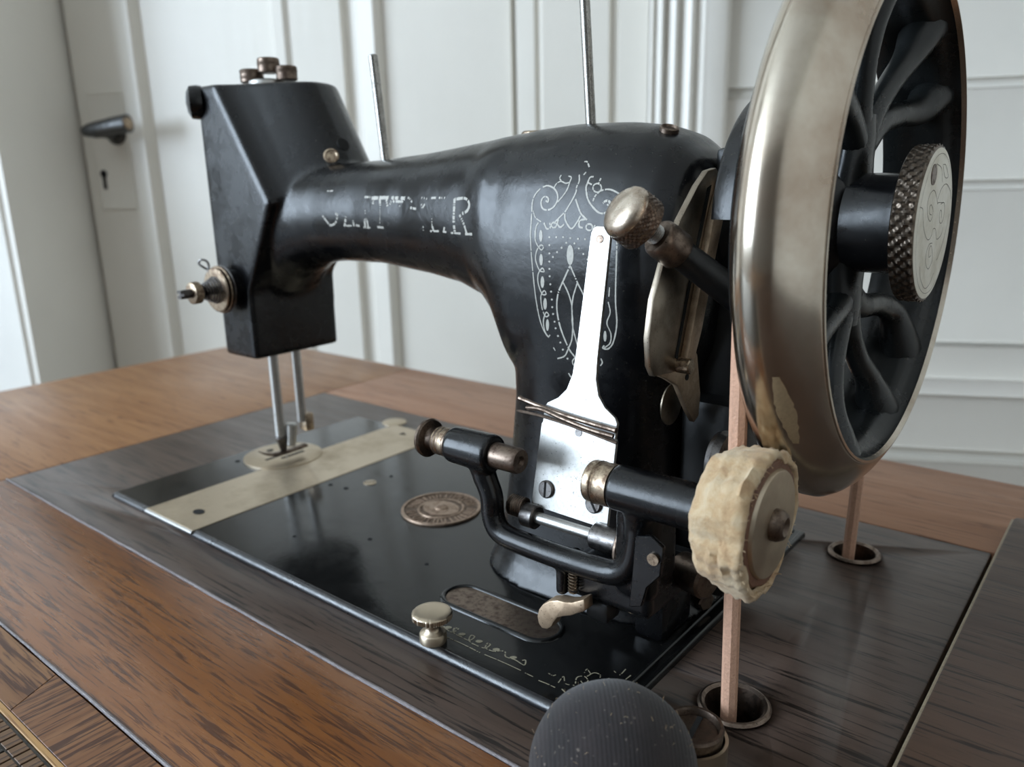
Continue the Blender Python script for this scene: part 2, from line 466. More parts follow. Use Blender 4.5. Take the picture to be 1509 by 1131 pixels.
# panelled cupboard wall right of the casing: boards and rails
wr = thing('panelled_wall', wp(1.0, -0.69, FZ), None, None); wr['kind'] = 'structure'; wr.name = 'wall_panelling'
ROOTLOC['wall_panelling'] = Vector(wp(1.0, -0.69, FZ))
for z0, z1, dn in ((0.52, 0.80, 0), (0.3965, 0.52, 0.006), (0.287, 0.3925, 0), (0.1715, 0.2755, 0.002), (-0.0265, 0.160, 0.0), (-0.0735, -0.0315, 0.0),
                   (-0.1690, -0.0945, 0.0), (-0.35, -0.1850, 0.006), (FZ, -0.355, 0)):
    bm = bmesh.new(); wbox(bm, 0.3866, 2.05, -0.715, -0.682 + dn, z0, z1, 0.0025)
    struct('panel_board', bm, 'wains', wr)
for z0, z1, dn in ((0.2755, 0.2875, -0.007), (0.1600, 0.1715, -0.006), (-0.0315, -0.0265, -0.008), (-0.0945, -0.0735, 0.006), (-0.185, -0.169, -0.010)):
    bm = bmesh.new(); wbox(bm, 0.3866, 2.05, -0.715, -0.682 + dn, z0, z1, 0.0015)
    struct('rail_moulding', bm, 'trim', wr)
bm = bmesh.new(); wbox(bm, 0.3866, 2.05, -0.72, -0.712, FZ, 0.8); struct('backing', bm, 'wains', wr, smooth=False)
# other walls
bm = bmesh.new(); wbox(bm, 2.05, 2.15, -0.9, 3.75, FZ, CZ); struct('wall_right', bm, 'wall_right', smooth=False)
bm = bmesh.new(); wbox(bm, -2.8, 2.1, 3.65, 3.75, FZ, CZ); struct('wall_front', bm, 'wall_front', smooth=False)
bm = bmesh.new()
wbox(bm, -2.72, WIN['s'], -0.9, WIN['n0'], FZ, CZ); wbox(bm, -2.72, WIN['s'], WIN['n1'], 3.75, FZ, CZ)
wbox(bm, -2.72, WIN['s'], WIN['n0'], WIN['n1'], FZ, WIN['z0']); wbox(bm, -2.72, WIN['s'], WIN['n0'], WIN['n1'], WIN['z1'], CZ)
struct('wall_left', bm, 'wall', smooth=False)
bm = bmesh.new()
for n_ in (WIN['n0'] + .02, (WIN['n0'] + WIN['n1']) / 2, WIN['n1'] - .02): wbox(bm, WIN['s'] - .04, WIN['s'] + .01, n_ - .03, n_ + .03, WIN['z0'], WIN['z1'])
for z_ in (WIN['z0'] + .02, WIN['z0'] + 1.3, WIN['z1'] - .02): wbox(bm, WIN['s'] - .04, WIN['s'] + .01, WIN['n0'], WIN['n1'], z_ - .025, z_ + .025)
struct('window_1', bm, 'trim', smooth=False)

# =================================================================== TABLE
TZ = -0.0035
table = thing('sewing_table', (0.15, 0.05, FZ), 'brown oak sewing machine table with a dark walnut insert under the machine', 'table')
def slab(name, x0, x1, y0, y1, mat, z1=TZ, z0=None, bev=0.0012, parent=table, seg=2):
    bm = bmesh.new(); box(bm, x0, x1, y0, y1, (z1 - 0.02) if z0 is None else z0, z1, bev, seg)
    return obj(name, bm, mat, parent)
BX0, BX1, BY0, BY1 = -0.0930, 0.4543, -0.0280, 0.2416
EY = -0.1021
slab('side_panel', -0.361, BX0 - 0.0004, EY + 0.0004, 0.354, 'oak_left')
slab('back_panel', BX0, 0.90, BY1 + 0.0004, 0.354, 'oak_dull')
slab('front_panel', BX0, 0.90, EY + 0.0004, BY0 - 0.0012, 'oak')
bm = bmesh.new(); tube(bm, [(BX0, BY0 - 0.0007, TZ - 0.0002)] + [(BX0 + i * 0.02, BY0 - 0.0007 + random.uniform(-.00015, .00015), TZ - 0.0002 + random.uniform(-.0002, .0002)) for i in range(1, 28)], [random.uniform(.0006, .0010) for i in range(28)], 10)
obj('insert_edge', bm, 'seam', table)
bm = bmesh.new(); tube(bm, [(-0.361 + i * 0.02, EY + random.uniform(-.0002, .0002), TZ - 0.0001) for i in range(62)], [random.uniform(.0005, .0009) for i in range(62)], 10)
obj('flap_edge', bm, 'seam', table)
# unseen box under the top, closed all round to keep the belt holes dark
bm = bmesh.new(); box(bm, -0.34, 0.88, -0.4, 0.33, -0.14, -0.12); box(bm, -0.34, 0.88, 0.30, 0.33, -0.12, TZ - 0.0201); box(bm, -0.34, -0.31, -0.4, 0.33, -0.12, TZ - 0.0201)
box(bm, -0.34, 0.88, -0.43, -0.40, -0.14, TZ - 0.0201); box(bm, 0.85, 0.88, -0.4, 0.33, -0.12, TZ - 0.0201)
obj('unseen_frame_box', bm, 'leafwood', table, smooth=False)
for x in (-0.30, 0.84):
    for y in (-0.37, 0.30):
        bm = bmesh.new(); cyl(bm, (x, y, FZ), (x, y, -0.14), 0.014, 0.024, 20); obj('leg', bm, 'leafwood', table)
# walnut insert with two belt holes
HOLES = [(0.4006, 0.0458), (0.3985, 0.1983)]
bm = bmesh.new(); box(bm, BX0, BX1, BY0, BY1, TZ - 0.018, TZ, 0.0012)
ins = obj('walnut_insert', bm, 'walnut', table)
ins['label'] = 'dark walnut board around the machine'
bm = bmesh.new()
for hx, hy in HOLES: cyl(bm, (hx, hy, TZ - 0.04), (hx, hy, TZ + 0.02), 0.0112 if hy < .1 else 0.0106, n=40)
cut = obj('cutter', bm, None)
md = ins.modifiers.new('holes', 'BOOLEAN'); md.object = cut; md.operation = 'DIFFERENCE'; md.solver = 'EXACT'
dg = bpy.context.evaluated_depsgraph_get()
nm = bpy.data.meshes.new_from_object(ins.evaluated_get(dg))
ins.modifiers.clear(); ins.data = nm
bpy.data.objects.remove(cut, do_unlink=True)
for i, (hx, hy) in enumerate(HOLES):
    bm = bmesh.new()
    lathe(bm, [(-0.012, 0.0102), (-0.012, 0.0111), (-0.001, 0.0111), (0.0002, 0.0115), (0.0002, 0.0134), (0.0010, 0.0136), (0.0020, 0.0128), (0.0022, 0.0120), (0.0012, 0.0108), (-0.004, 0.0102), (-0.012, 0.0102)] if i == 0 else [(-0.012, 0.0096), (-0.012, 0.0105), (-0.001, 0.0105), (0.0002, 0.0109), (0.0002, 0.0128), (0.0010, 0.0130), (0.0020, 0.0122), (0.0022, 0.0114), (0.0012, 0.0102), (-0.004, 0.0096), (-0.012, 0.0096)], (hx, hy, TZ), (0, 0, 1), 56)
    obj('belt_hole_ring', bm, 'bronze', table)
# raised leaf on the right
bm = bmesh.new()
poly = [(0.4585, 0.272), (0.4592, 0.2755), (0.4625, 0.2765), (0.90, 0.2765), (0.90, -0.42), (0.4585, -0.42)]
prism(bm, [(x, y, -0.02) for x, y in poly], (0, 0, 0.0255)); bevel_all(bm, 0.0009, 2)
lf = obj('walnut_leaf', bm, 'leafwood', table)
lf['label'] = 'raised dark walnut leaf at the right'
bm = bmesh.new(); box(bm, 0.4575, 0.4590, -0.42, 0.2735, -0.018, 0.0048, 0.0004); obj('leaf_edge_band', bm, 'seam_light', table)
# front flap: feathered veneer, inlay line and small squares
FX = 0.1715
def flatpoly(name, pts, mat, z0=-0.02, z1=TZ - 0.0003, parent=table):
    bm = bmesh.new(); prism(bm, [(x, y, z0) for x, y in pts], (0, 0, z1 - z0)); bevel_all(bm, 0.0002, 1)
    return obj(name, bm, mat, parent, smooth=False)
y1 = EY - 0.0012; y0 = -0.1240
flatpoly('feather_veneer', [(-0.361, y1), (FX, y1), (FX + (y1 - y0) * .5, y0), (-0.361, y0)], 'veneer_x')
flatpoly('feather_veneer', [(FX + .0002, y1), (0.90, y1), (0.90, y0), (FX + .0002 + (y1 - y0) * .5, y0)], 'veneer_y')
flatpoly('inlay_line', [(-0.361, y0 - .0002), (0.90, y0 - .0002), (0.90, y0 - .0026), (-0.361, y0 - .0026)], 'inlay')
flatpoly('inlay_bed', [(-0.361, y0 - .0028), (0.90, y0 - .0028), (0.90, -0.42), (-0.361, -0.42)], 'tile_dark', z1=TZ - 0.0007)
tb = None
for r_ in range(3):
    for k in range(16):
        x = 0.150 + k * 0.0062; y = y0 - 0.0040 - r_ * 0.0062
        if tb is None:
            bm = bmesh.new(); box(bm, 0, 0.0054, -0.0056, 0, -0.001, 0.0, 0.0002, 1); t_ = obj('inlay_square', bm, 'tile', table, smooth=False); tb = t_.data
            tb2 = tb.copy(); tb2.materials.clear(); tb2.materials.append(M['tile_dark'])
        else:
            t_ = bpy.data.objects.new('inlay_square', tb if (r_ == 0 or (k + r_) % 3) else tb2); COL.objects.link(t_); setparent(t_, table)
        t_.location = (x, y, TZ - 0.0002)

# =================================================================== SEWING MACHINE
mach = thing('sewing_machine', (0.1855, 0.102, TZ), 'old black enamelled sewing machine with silver scroll ornament and large hand wheel', 'sewing machine')
BL, BD = 0.371, 0.204
# bed with rolled front edge
bm = bmesh.new(); box(bm, 0, BL, 0, BD, TZ, 0.0, 0)
es = [e for e in bm.edges if all(v.co.z > -0.001 for v in e.verts)]
bmesh.ops.bevel(bm, geom=es, offset=0.0027, segments=5, affect='EDGES', profile=0.5)
es = [e for e in bm.edges if abs(e.verts[0].co.z - e.verts[1].co.z) > 0.0005 and len(e.link_faces) == 2 and e.calc_face_angle(0) > 1]
bed = obj('bed', bm, 'enamel_bed', mach, sharp=50)
bed['label'] = 'flat black bed plate'
bm = bmesh.new(); tube(bm, [(0.0030 + 0.0365 * i / 1, 0.0025, -0.00262) for i in range(11)], 0.00272, 20); obj('front_edge', bm, 'enamel_edge', bed)
# raised lower step behind right side (double line along the right edge)
bm = bmesh.new(); tube(bm, [(0.3655, 0.004, 0.0002), (0.3655, BD - 0.004, 0.0002)], 0.0009, 8); obj('edge_bead', bm, 'enamel_bed', bed)
# slide plate: bright strip across the bed
bm = bmesh.new(); box(bm, 0.0450, 0.0975, 0.0, BD - 0.001, -0.0005, 0.0005, 0.0003, 1)
sp = obj('slide_plate', bm, 'plate', bed); sp['label'] = 'bright nickel slide plate across the bed'
bm = bmesh.new(); tube(bm, spline([(0.0452, 0.0001, -0.0008), (0.0975, 0.0001, -0.0008)], 6), 0.0012, 10); obj('slide_plate_lip', bm, 'steel', bed)
bm = bmesh.new(); lathe(bm, [(-0.0006, 0), (-0.0006, 0.0098), (0.0003, 0.0098), (0.0006, 0.0092), (0.0006, 0)], (0.0395, BD + 0.004, 0), (0, 0, 1), 36); obj('slide_plate_tab', bm, 'plate', bed)
bm = bmesh.new()
lathe(bm, [(0, 0), (0, 0.0272), (0.0007, 0.0272), (0.0010, 0.0266), (0.0010, 0)], (0.0335, 0.1065, 0.0002), (0, 0, 1), 60)
npn = obj('needle_plate', bm, 'plate', bed)
def flatdisc(bm, x, y, rx, ry, z, h=0.0003, ang=0, n=20):
    ca, sa = math.cos(ang), math.sin(ang)
    prism(bm, [(x + rx * math.cos(t) * ca - ry * math.sin(t) * sa, y + rx * math.cos(t) * sa + ry * math.sin(t) * ca, z) for t in [2 * PI * k / n for k in range(n)]], (0, 0, h))
bm = bmesh.new()
def bar(bm, x0, y0, x1, y1, w, z, h=0.0003):
    a = Vector((x0, y0, z)); b = Vector((x1, y1, z)); d = (b - a).normalized(); q = Vector((-d.y, d.x, 0)) * w / 2
    prism(bm, [a + q, b + q, b - q, a - q], (0, 0, h))
bar(bm, 0.0335, 0.092, 0.0335, 0.1235, 0.0022, 0.0011); obj('feed_slot', bm, 'black', bed, smooth=False); bm = bmesh.new(); bar(bm, 0.0395, 0.101, 0.0395, 0.120, 0.0026, 0.0011); obj('feed_slot', bm, 'black', bed, smooth=False); bm = bmesh.new(); flatdisc(bm, 0.0185, 0.106, 0.0022, 0.0028, 0.0011)
obj('plate_hole', bm, 'black', bed, smooth=False)
bm = bmesh.new(); flatdisc(bm, 0.0762, 0.0165, 0.0042, 0.0030, 0.0005); obj('finger_hole', bm, 'black', sp, smooth=False)
bm = bmesh.new(); flatdisc(bm, 0.0685, 0.190, 0.0035, 0.0025, 0.0005, n=3); obj('finger_hole', bm, 'black', sp, smooth=False)
for x, y, r_ in ((0.118, 0.0938, .0016), (0.1052, 0.0915, .0014), (0.1864, 0.0539, .0012), (0.0159, 0.0809, .0016), (0.232, 0.052, .0010), (0.150, 0.031, .0010), (0.126, 0.125, .0012)):
    bm = bmesh.new(); flatdisc(bm, x, y, r_, r_, 0.00005, 0.0002); obj('oil_hole', bm, 'black', bed, smooth=False)
bm = bmesh.new(); sl = bmesh.new(); screw_head(bm, sl, (0.1233, 0.109, 0.0), (0, 0, 1), 0.0042, 0.0006, (1, 1, 0), 0.0008)
o = obj('bed_screw', bm, 'plate', bed); obj('screw_slot', sl, 'black', bed, smooth=False)
# round bronze badge
BC = Vector((0.1900, 0.1061, 0)); BR = 0.0235
bm = bmesh.new(); lathe(bm, [(0, 0), (0, BR), (0.0008, BR), (0.0012, BR - .0008), (0.0008, BR - .0020), (0.0006, BR - .0022), (0.0006, 0)], BC, (0, 0, 1), 72)
bd = obj('badge', bm, 'badge_dark', bed); bd['label'] = 'round bronze badge with worn raised lettering around a boss'
bm = bmesh.new()
lathe(bm, [(0.0006, 0.0140), (0.0010, 0.0138), (0.0010, 0.0128), (0.0008, 0.0125)], BC, (0, 0, 1), 60)
lathe(bm, [(0.0006, 0.0222), (0.0014, 0.0220), (0.0014, 0.0235), (0.0004, 0.0237)], BC, (0, 0, 1), 60)
# centre lens and boss
ln = [(BC.x + 0.0125 * math.cos(t), BC.y + 0.0092 * math.copysign(abs(math.sin(t)) ** 1.2, math.sin(t)), 0.0006) for t in [2 * PI * k / 40 for k in range(40)]]
prism(bm, ln, (0, 0, 0.0005))
lathe(bm, [(0.0010, 0.0042), (0.0019, 0.0034), (0.0026, 0.0014), (0.0028, 0)], BC, (0, 0, 1), 24)
# worn raised characters round the ring (illegible in the photograph)
random.seed(3)
for k in range(26):
    t = 2 * PI * k / 26
    if k in (3, 16): continue
    er = Vector((math.cos(t), math.sin(t), 0)); et = Vector((-er.y, er.x, 0))
    c = BC + er * 0.0180 + Vector((0, 0, 0.0006))
    for dx in ((-0.0011, 0.0011) if k % 3 else (0.0,)):
        a = c + et * dx
        prism(bm, [a + er * .0026 + et * .0004, a + er * .0026 - et * .0004, a - er * .0026 - et * .0004, a - er * .0026 + et * .0004], (0, 0, 0.0004))
    if k % 2:
        a = c + er * random.choice((-.0022, 0, .0022))
        prism(bm, [a + et * .0013 + er * .0004, a - et * .0013 + er * .0004, a - et * .0013 - er * .0004, a + et * .0013 - er * .0004], (0, 0, 0.0004))
obj('badge_relief', bm, 'badge', bed, smooth=False)
# racetrack recess near the front edge
def racetrack(x0, x1, y, r, n=14):
    out = []
    for k in range(n + 1): t = -PI / 2 + PI * k / n; out.append((x1 + r * math.cos(t), y + r * math.sin(t)))
    for k in range(n + 1): t = PI / 2 + PI * k / n; out.append((x0 + r * math.cos(t), y + r * math.sin(t)))
    return out
bm = bmesh.new()
oy = 0.0395
rings = [[(x, y, z) for x, y in racetrack(0.2690, 0.3140, oy, r_)] for r_, z in ((0.0112, 0.0000), (0.0106, 0.0010), (0.0098, 0.0013), (0.0090, 0.0011), (0.0083, 0.0003), (0.0082, -0.0005))]
R = [[bm.verts.new(p) for p in r_] for r_ in rings]
for A, B in zip(R, R[1:]):
    for k in range(len(A)): bm.faces.new((A[k], A[(k + 1) % len(A)], B[(k + 1) % len(A)], B[k]))
obj('shuttle_slot_rim', bm, 'enamel_bed', bed, sharp=80)
bm = bmesh.new(); prism(bm, [(x, y, 0.0001) for x, y in racetrack(0.2690, 0.3140, oy, 0.0084)], (0, 0, 0.0002)); obj('shuttle_slot_floor', bm, 'bronze', bed, smooth=False)
# thumb screw
def knurl_fn(r0, h, n, pitch):
    def fn(i, t, a, r):
        if abs(r - r0) > 1e-6: return r
        u = (t * n / (2 * PI) + a / pitch) % 1; v = (t * n / (2 * PI) - a / pitch) % 1
        return r + h * (min(abs(u - .5) * 2, 1) + min(abs(v - .5) * 2, 1) - 1)
    return fn
bm = bmesh.new(); TS = (0.2830, 0.0050, 0.0)
lathe(bm, [(0, 0), (0, .0058), (.0036, .0058), (.0044, .0052), (.0052, .0034), (.0082, .0030), (.0098, .0050), (.0108, .0078), (.0111, .0082)] + [(.0111 + .0022 * k / 4, .0084) for k in range(5)] + [(.0137, .0080), (.0141, .0060), (.0142, 0)],
      TS, (0, 0, 1), 120, lambda i, t, a, r: r + (.00025 * (1 if int(t * 60 / PI) % 2 else -1) if r > .0083 else 0))
obj('thumb_screw', bm, 'plate', mach, sharp=60)['label'] = 'nickel thumb screw on the bed front edge'

# ---- casting: head, arm and pillar joined into one smooth body
def headsec(y, t):
    # t 0 front face, 1 at arm centre, 2 back
    F = [(.0320, .081), (.0665, .081), (.0665, .124), (.0965, .178), (.0520, .2465), (.0320, .2465)]
    C = [(.0320, .081), (.0670, .081), (.0690, .130), (.1290, .197), (.1005, .2465), (.0320, .2465)]
    B = [(.0320, .081), (.0670, .081), (.0680, .130), (.1180, .190), (.0850, .2465), (.0320, .2465)]
    if t <= 1: P_ = [((1 - t) * a[0] + t * b[0], (1 - t) * a[1] + t * b[1]) for a, b in zip(F, C)]
    else: P_ = [((2 - t) * a[0] + (t - 1) * b[0], (2 - t) * a[1] + (t - 1) * b[1]) for a, b in zip(C, B)]
    return [(x, y, z) for x, z in P_]
bodybm = bmesh.new()
loft(bodybm, [headsec(y, t) for y, t in ((.0720, 0), (.0755, .04), (.0795, .14), (.0840, .30), (.0885, .50), (.0930, .68), (.0980, .84), (.1030, .95), (.1080, 1), (.1150, 1.06), (.1220, 1.2), (.1280, 1.45), (.1330, 1.75), (.1370, 2))])
arm = [(.062, .197, .112, .0300), (.072, .1975, .1230, .0298), (.080, .1980, .1300, .0294), (.090, .1985, .1365, .0286), (.100, .1988, .1400, .0277), (.112, .1992, .1424, .0268), (.125, .1995, .1435, .0263), (.160, .2005, .1440, .0268), (.200, .2032, .1403, .0295), (.226, .2060, .1365, .0325), (.246, .2083, .1295, .0350), (.254, .2092, .1235, .0365),
       (.2600, .2098, .1160, .0380), (.2640, .2103, .1060, .0385), (.268, .2107, .0950, .0390), (.275, .2115, .090, .0400), (.295, .2127, .09, .0412), (.318, .2122, .09, .0412), (.334, .2102, .09, .0405), (.346, .2062, .095, .039), (.355, .1990, .105, .036), (.361, .188, .12, .030), (.363, .176, .14, .022)]
loft(bodybm, [[(x, y, z) for y, z in sring(.1065, (zt + zb) / 2, hw, (zt - zb) / 2, 2.25 if x < .25 else 2.5)] for x, zt, zb, hw in arm])
pil = [(-.0002, .246, .366, .060, .160), (.0035, .247, .364, .062, .158), (.008, .2495, .3610, .0645, .155), (.016, .2530, .3570, .067, .151), (.037, .2565, .3540, .069, .147), (.068, .2615, .3520, .069, .146),
       (.090, .2650, .3520, .068, .146), (.112, .2650, .3530, .067, .147), (.130, .261, .3550, .066, .147), (.160, .262, .3580, .066, .147), (.185, .272, .3560, .072, .142)]
loft(bodybm, [[(x, y, z) for x, y in sring((a + b) / 2, (c + d) / 2, (b - a) / 2, (d - c) / 2, 3.0)] for z, a, b, c, d in pil])
# webs that round the inner corners of the arch
def web(bm, pts, y0, y1):
    prism(bm, [(x, y0, z) for x, z in pts], (0, y1 - y0, 0))
body = obj('body', bodybm, 'enamel', mach)
rm = body.modifiers.new('remesh', 'REMESH'); rm.mode = 'VOXEL'; rm.voxel_size = 0.0013; rm.use_smooth_shade = True
sm = body.modifiers.new('smooth', 'SMOOTH'); sm.factor = 0.6; sm.iterations = 13
dg = bpy.context.evaluated_depsgraph_get()
nm = bpy.data.meshes.new_from_object(body.evaluated_get(dg))
body.modifiers.clear(); body.data = nm; nm.shade_smooth()
if not nm.materials: nm.materials.append(M['enamel'])
body['label'] = 'black enamelled head, arm and pillar casting'
BVH = BVHTree.FromPolygons([v.co.copy() for v in nm.vertices], [tuple(p.vertices) for p in nm.polygons])

# ---- printed ornament laid on the casting
def resample(pts, step):
    out = [Vector((*pts[0], 0))]
    sp_ = [Vector((*p, 0)) for p in pts]
    sp_ = spline(sp_, 6) if len(sp_) > 2 else sp_
    for a, b in zip(sp_, sp_[1:]):
        L = (b - a).length; k = max(1, int(L / step))
        for i in range(1, k + 1): out.append(a + (b - a) * i / k)
    return out
def hit_body(px, py):
    h = BVH.ray_cast(CAM, pray(px, py)); return (h[0], h[1]) if h[0] is not None else None
def hit_bed(px, py): return (onz(px, py, 0.0), Vector((0, 0, 1)))
def stroke(bm, pts, w, hit, drop=0.0, step=1.6, off=0.00012, closed=False):
    P_ = resample(pts, step); prev = None; prevp = None
    for i, q in enumerate(P_):
        h = hit(q.x, q.y)
        if h is None or (prevp is not None and (h[0] - prevp).length > 0.006): prev = None; prevp = None; continue
        if h[1].dot(CAM - h[0]) < 0: nrm = -h[1]
        else: nrm = h[1]
        qa = P_[max(i - 1, 0)]; qb = P_[min(i + 1, len(P_) - 1)]
        ha, hb = hit(qa.x, qa.y), hit(qb.x, qb.y)
        if not ha or not hb or (hb[0] - ha[0]).length < 1e-7: continue
        t = (hb[0] - ha[0]).normalized(); sd = nrm.cross(t).normalized()
        ww = w * (h[0] - CAM).length / FPX / 2 * random.uniform(.82, 1.15)
        c = h[0] + nrm * off
        cur = (bm.verts.new(c + sd * ww), bm.verts.new(c - sd * ww))
        if prev and random.random() >= drop: bm.faces.new((prev[0], cur[0], cur[1], prev[1]))
        prev = cur; prevp = h[0]
def blob(bm, cx, cy, rx, ry, hit, off=0.00012, n=12):
    vs = []
    for k in range(n):
        t = 2 * PI * k / n
        h = hit(cx + rx * math.cos(t), cy + ry * math.sin(t))
        if h is None: return
        nrm = h[1] if h[1].dot(CAM - h[0]) > 0 else -h[1]
        vs.append(bm.verts.new(h[0] + nrm * off))
    bm.faces.new(vs)
random.seed(11)
obm = bmesh.new()
def A(l): return [(770 + x / 9.427, 230 + y / 9.427) for x, y in l]
def B_(l): return [(770 + x / 5.14, 340 + y / 5.14) for x, y in l]
def circ(cx, cy, r, n=9): return [(cx + r * math.cos(2 * PI * k / n), cy + r * math.sin(2 * PI * k / n)) for k in range(n + 1)]
HB = hit_body
for l, w in (([(110, 1130), (120, 960), (130, 800), (135, 680), (150, 600), (190, 520), (250, 455)], 2.2),
             ([(285, 435), (350, 415), (430, 445), (480, 510), (490, 600), (450, 690), (390, 740), (320, 750), (275, 720), (260, 650), (280, 590), (320, 565), (360, 590), (355, 640), (325, 620)], 2.5),
             ([(150, 760), (160, 800), (185, 860), (260, 915)], 1.7), ([(225, 925), (190, 990), (180, 1130)], 1.9),
             ([(490, 640), (560, 560), (620, 470), (660, 360), (680, 300), (640, 280)], 2.0),
             ([(440, 440), (480, 380), (540, 355), (600, 380), (650, 370)], 2.0), ([(540, 350), (520, 310), (540, 265)], 2.0),
             ([(790, 260), (790, 350), (755, 430), (745, 500), (700, 600), (640, 700), (590, 780), (500, 870), (440, 940)], 2.2),
             ([(740, 600), (780, 720), (820, 810), (900, 890)], 2.6), ([(590, 800), (600, 900), (680, 1010), (760, 920), (810, 830)], 2.4),
             ([(500, 880), (490, 950), (530, 990), (580, 950)], 2.6), (circ(440, 960, 36), 2.2), ([(300, 930), (340, 1010), (390, 990), (380, 930)], 2.6),
             ([(880, 880), (800, 900), (790, 980), (840, 1000)], 2.8), (circ(930, 990, 45), 2.5), ([(1010, 960), (990, 1030), (1040, 1050)], 2.5),
             ([(990, 290), (940, 300), (905, 380), (885, 450), (910, 600), (970, 700), (1050, 780), (1120, 800), (1170, 780)], 2.6),
             (circ(1040, 445, 60), 2.2), ([(1060, 380), (1090, 310)], 2.4), ([(910, 370), (965, 400)], 2.4),
             ([(980, 630), (1010, 560), (1080, 490), (1180, 465), (1270, 485), (1400, 560)], 2.5), ([(1120, 660), (1160, 625), (1215, 640), (1180, 690)], 3.4),
             ([(860, 80), (900, 85), (930, 155)], 2.2), ([(885, 225), (850, 265)], 2.0)):
    stroke(obm, A(l), w, HB, 0.05)
for l, w in (([(60, 0), (70, 200), (100, 500), (140, 700), (190, 800), (210, 790)], 1.9),
             ([(95, 0), (100, 80), (140, 145), (160, 125), (140, 110), (110, 150), (100, 220), (130, 300), (165, 310), (150, 285), (120, 330), (120, 400), (150, 480), (180, 480), (165, 455), (140, 500), (150, 590), (175, 650), (200, 640), (180, 620), (160, 680), (170, 760), (200, 810)], 1.9),
             ([(362, 265), (310, 380), (270, 480), (262, 600), (290, 740), (350, 890), (400, 960)], 2.6), ([(362, 265), (420, 400), (460, 480), (475, 530)], 2.4),
             ([(310, 395), (350, 480), (375, 580), (380, 720), (420, 880)], 2.2), ([(415, 400), (385, 500), (375, 590), (382, 700), (375, 820), (350, 890), (320, 950), (265, 970)], 2.2),
             ([(400, 960), (380, 990), (390, 1020), (405, 1000)], 2.0), ([(350, 1080), (370, 1110), (385, 1090)], 2.2), ([(235, 885), (250, 910)], 1.8),
             ([(718, 45), (705, 500), (715, 700), (690, 840), (650, 895), (610, 890), (620, 870)], 2.4), ([(650, 540), (665, 620), (640, 700), (670, 780), (665, 850), (620, 890)], 2.0),
             ([(595, 970), (605, 1000), (590, 1025)], 2.0), ([(660, 430), (655, 500)], 1.8)):
    stroke(obm, B_(l), w, HB, 0.03)
for cx, cy, ry, rx in ((140, 40, 45, 13), (142, 220, 45, 13), (152, 390, 45, 14), (172, 555, 45, 14), (190, 715, 45, 12), (362, 185, 78, 26), (626, 800, 42, 12)):
    blob(obm, 770 + cx / 5.14, 340 + cy / 5.14, rx / 5.14, ry / 5.14, HB)
for cx, cy in ((205, 50), (257, 50), (309, 50), (364, 57), (422, 62), (475, 65), (530, 72), (205, 110), (205, 173), (205, 235), (205, 290), (207, 346), (212, 407), (218, 462), (223, 522), (227, 580), (233, 632), (244, 690), (252, 740), (270, 798), (288, 848), (307, 902), (342, 970), (333, 92), (297, 130), (263, 163), (232, 200), (395, 97), (428, 135), (462, 178), (494, 218)):
    blob(obm, 770 + cx / 5.14, 340 + cy / 5.14, 1.5, 1.5, HB, n=8)
o = obj('scroll_ornament', obm, 'silver', body, smooth=False); o['label'] = 'silver scroll and leaf transfer on the pillar'
# worn lettering on the arm
lbm = bmesh.new()
def Lp(l): return [(460 + x / 5.804, 275 + y / 5.804) for x, y in l]
for l, w, dr in (([(90, 250), (120, 290), (155, 330), (190, 320), (210, 290), (215, 240), (195, 235)], 3, .25),
              ([(280, 340), (290, 250)], 4, .2), ([(270, 335), (340, 335)], 2.5, .2), ([(350, 290), (360, 340)], 3.5, .3), ([(375, 330), (415, 340)], 3, .2), ([(455, 350), (450, 280)], 4, .2),
              ([(455, 280), (470, 290), (480, 345)], 3.5, .2), ([(440, 350), (500, 352)], 2.5, .1), ([(455, 240), (455, 190)], 2.5, .4),
              ([(450, 90), (500, 92)], 3, .4), ([(510, 100), (655, 95)], 5, .05), ([(528, 100), (520, 150)], 4.5, .1), ([(580, 100), (585, 170)], 4.5, .1), ([(582, 170), (580, 340)], 1.2, .4), ([(635, 100), (645, 170)], 4, .1), ([(560, 347), (612, 352)], 3, .1),
              ([(680, 98), (795, 102)], 5, .1), ([(668, 155), (680, 130), (780, 130)], 3.5, .3), ([(745, 165), (755, 170)], 2, 0),
              ([(820, 95), (840, 110), (865, 150)], 3, .3), ([(840, 182), (890, 192)], 3.5, .3), ([(930, 95), (985, 105)], 2.5, .5), ([(935, 150), (945, 180), (965, 150)], 3, .2),
              ([(1020, 100), (1060, 97), (1145, 98)], 3, .35), ([(1025, 260), (1028, 380)], 2, .4), ([(1030, 340), (1040, 380)], 3.5, .2), ([(1010, 382), (1085, 382)], 2.8, .2), ([(1135, 340), (1125, 385)], 3.5, .2), ([(1110, 385), (1150, 390)], 3, .2),
              ([(950, 340), (955, 392)], 2, .4), ([(1220, 105), (1215, 200), (1212, 300), (1222, 395)], 5, .3), ([(1220, 110), (1310, 102), (1345, 150), (1325, 210), (1262, 242)], 4.5, .25),
              ([(1262, 242), (1290, 300), (1308, 350), (1322, 400)], 4, .3), ([(1188, 397), (1272, 402)], 3, .1), ([(1310, 407), (1370, 408)], 3.5, .1), ([(130, 40), (180, 38)], 2, .3)):
    stroke(lbm, Lp(l), w, HB, dr, 1.2)
o = obj('worn_lettering', lbm, 'silver', body, smooth=False); o['label'] = 'half worn away silver lettering on the arm'
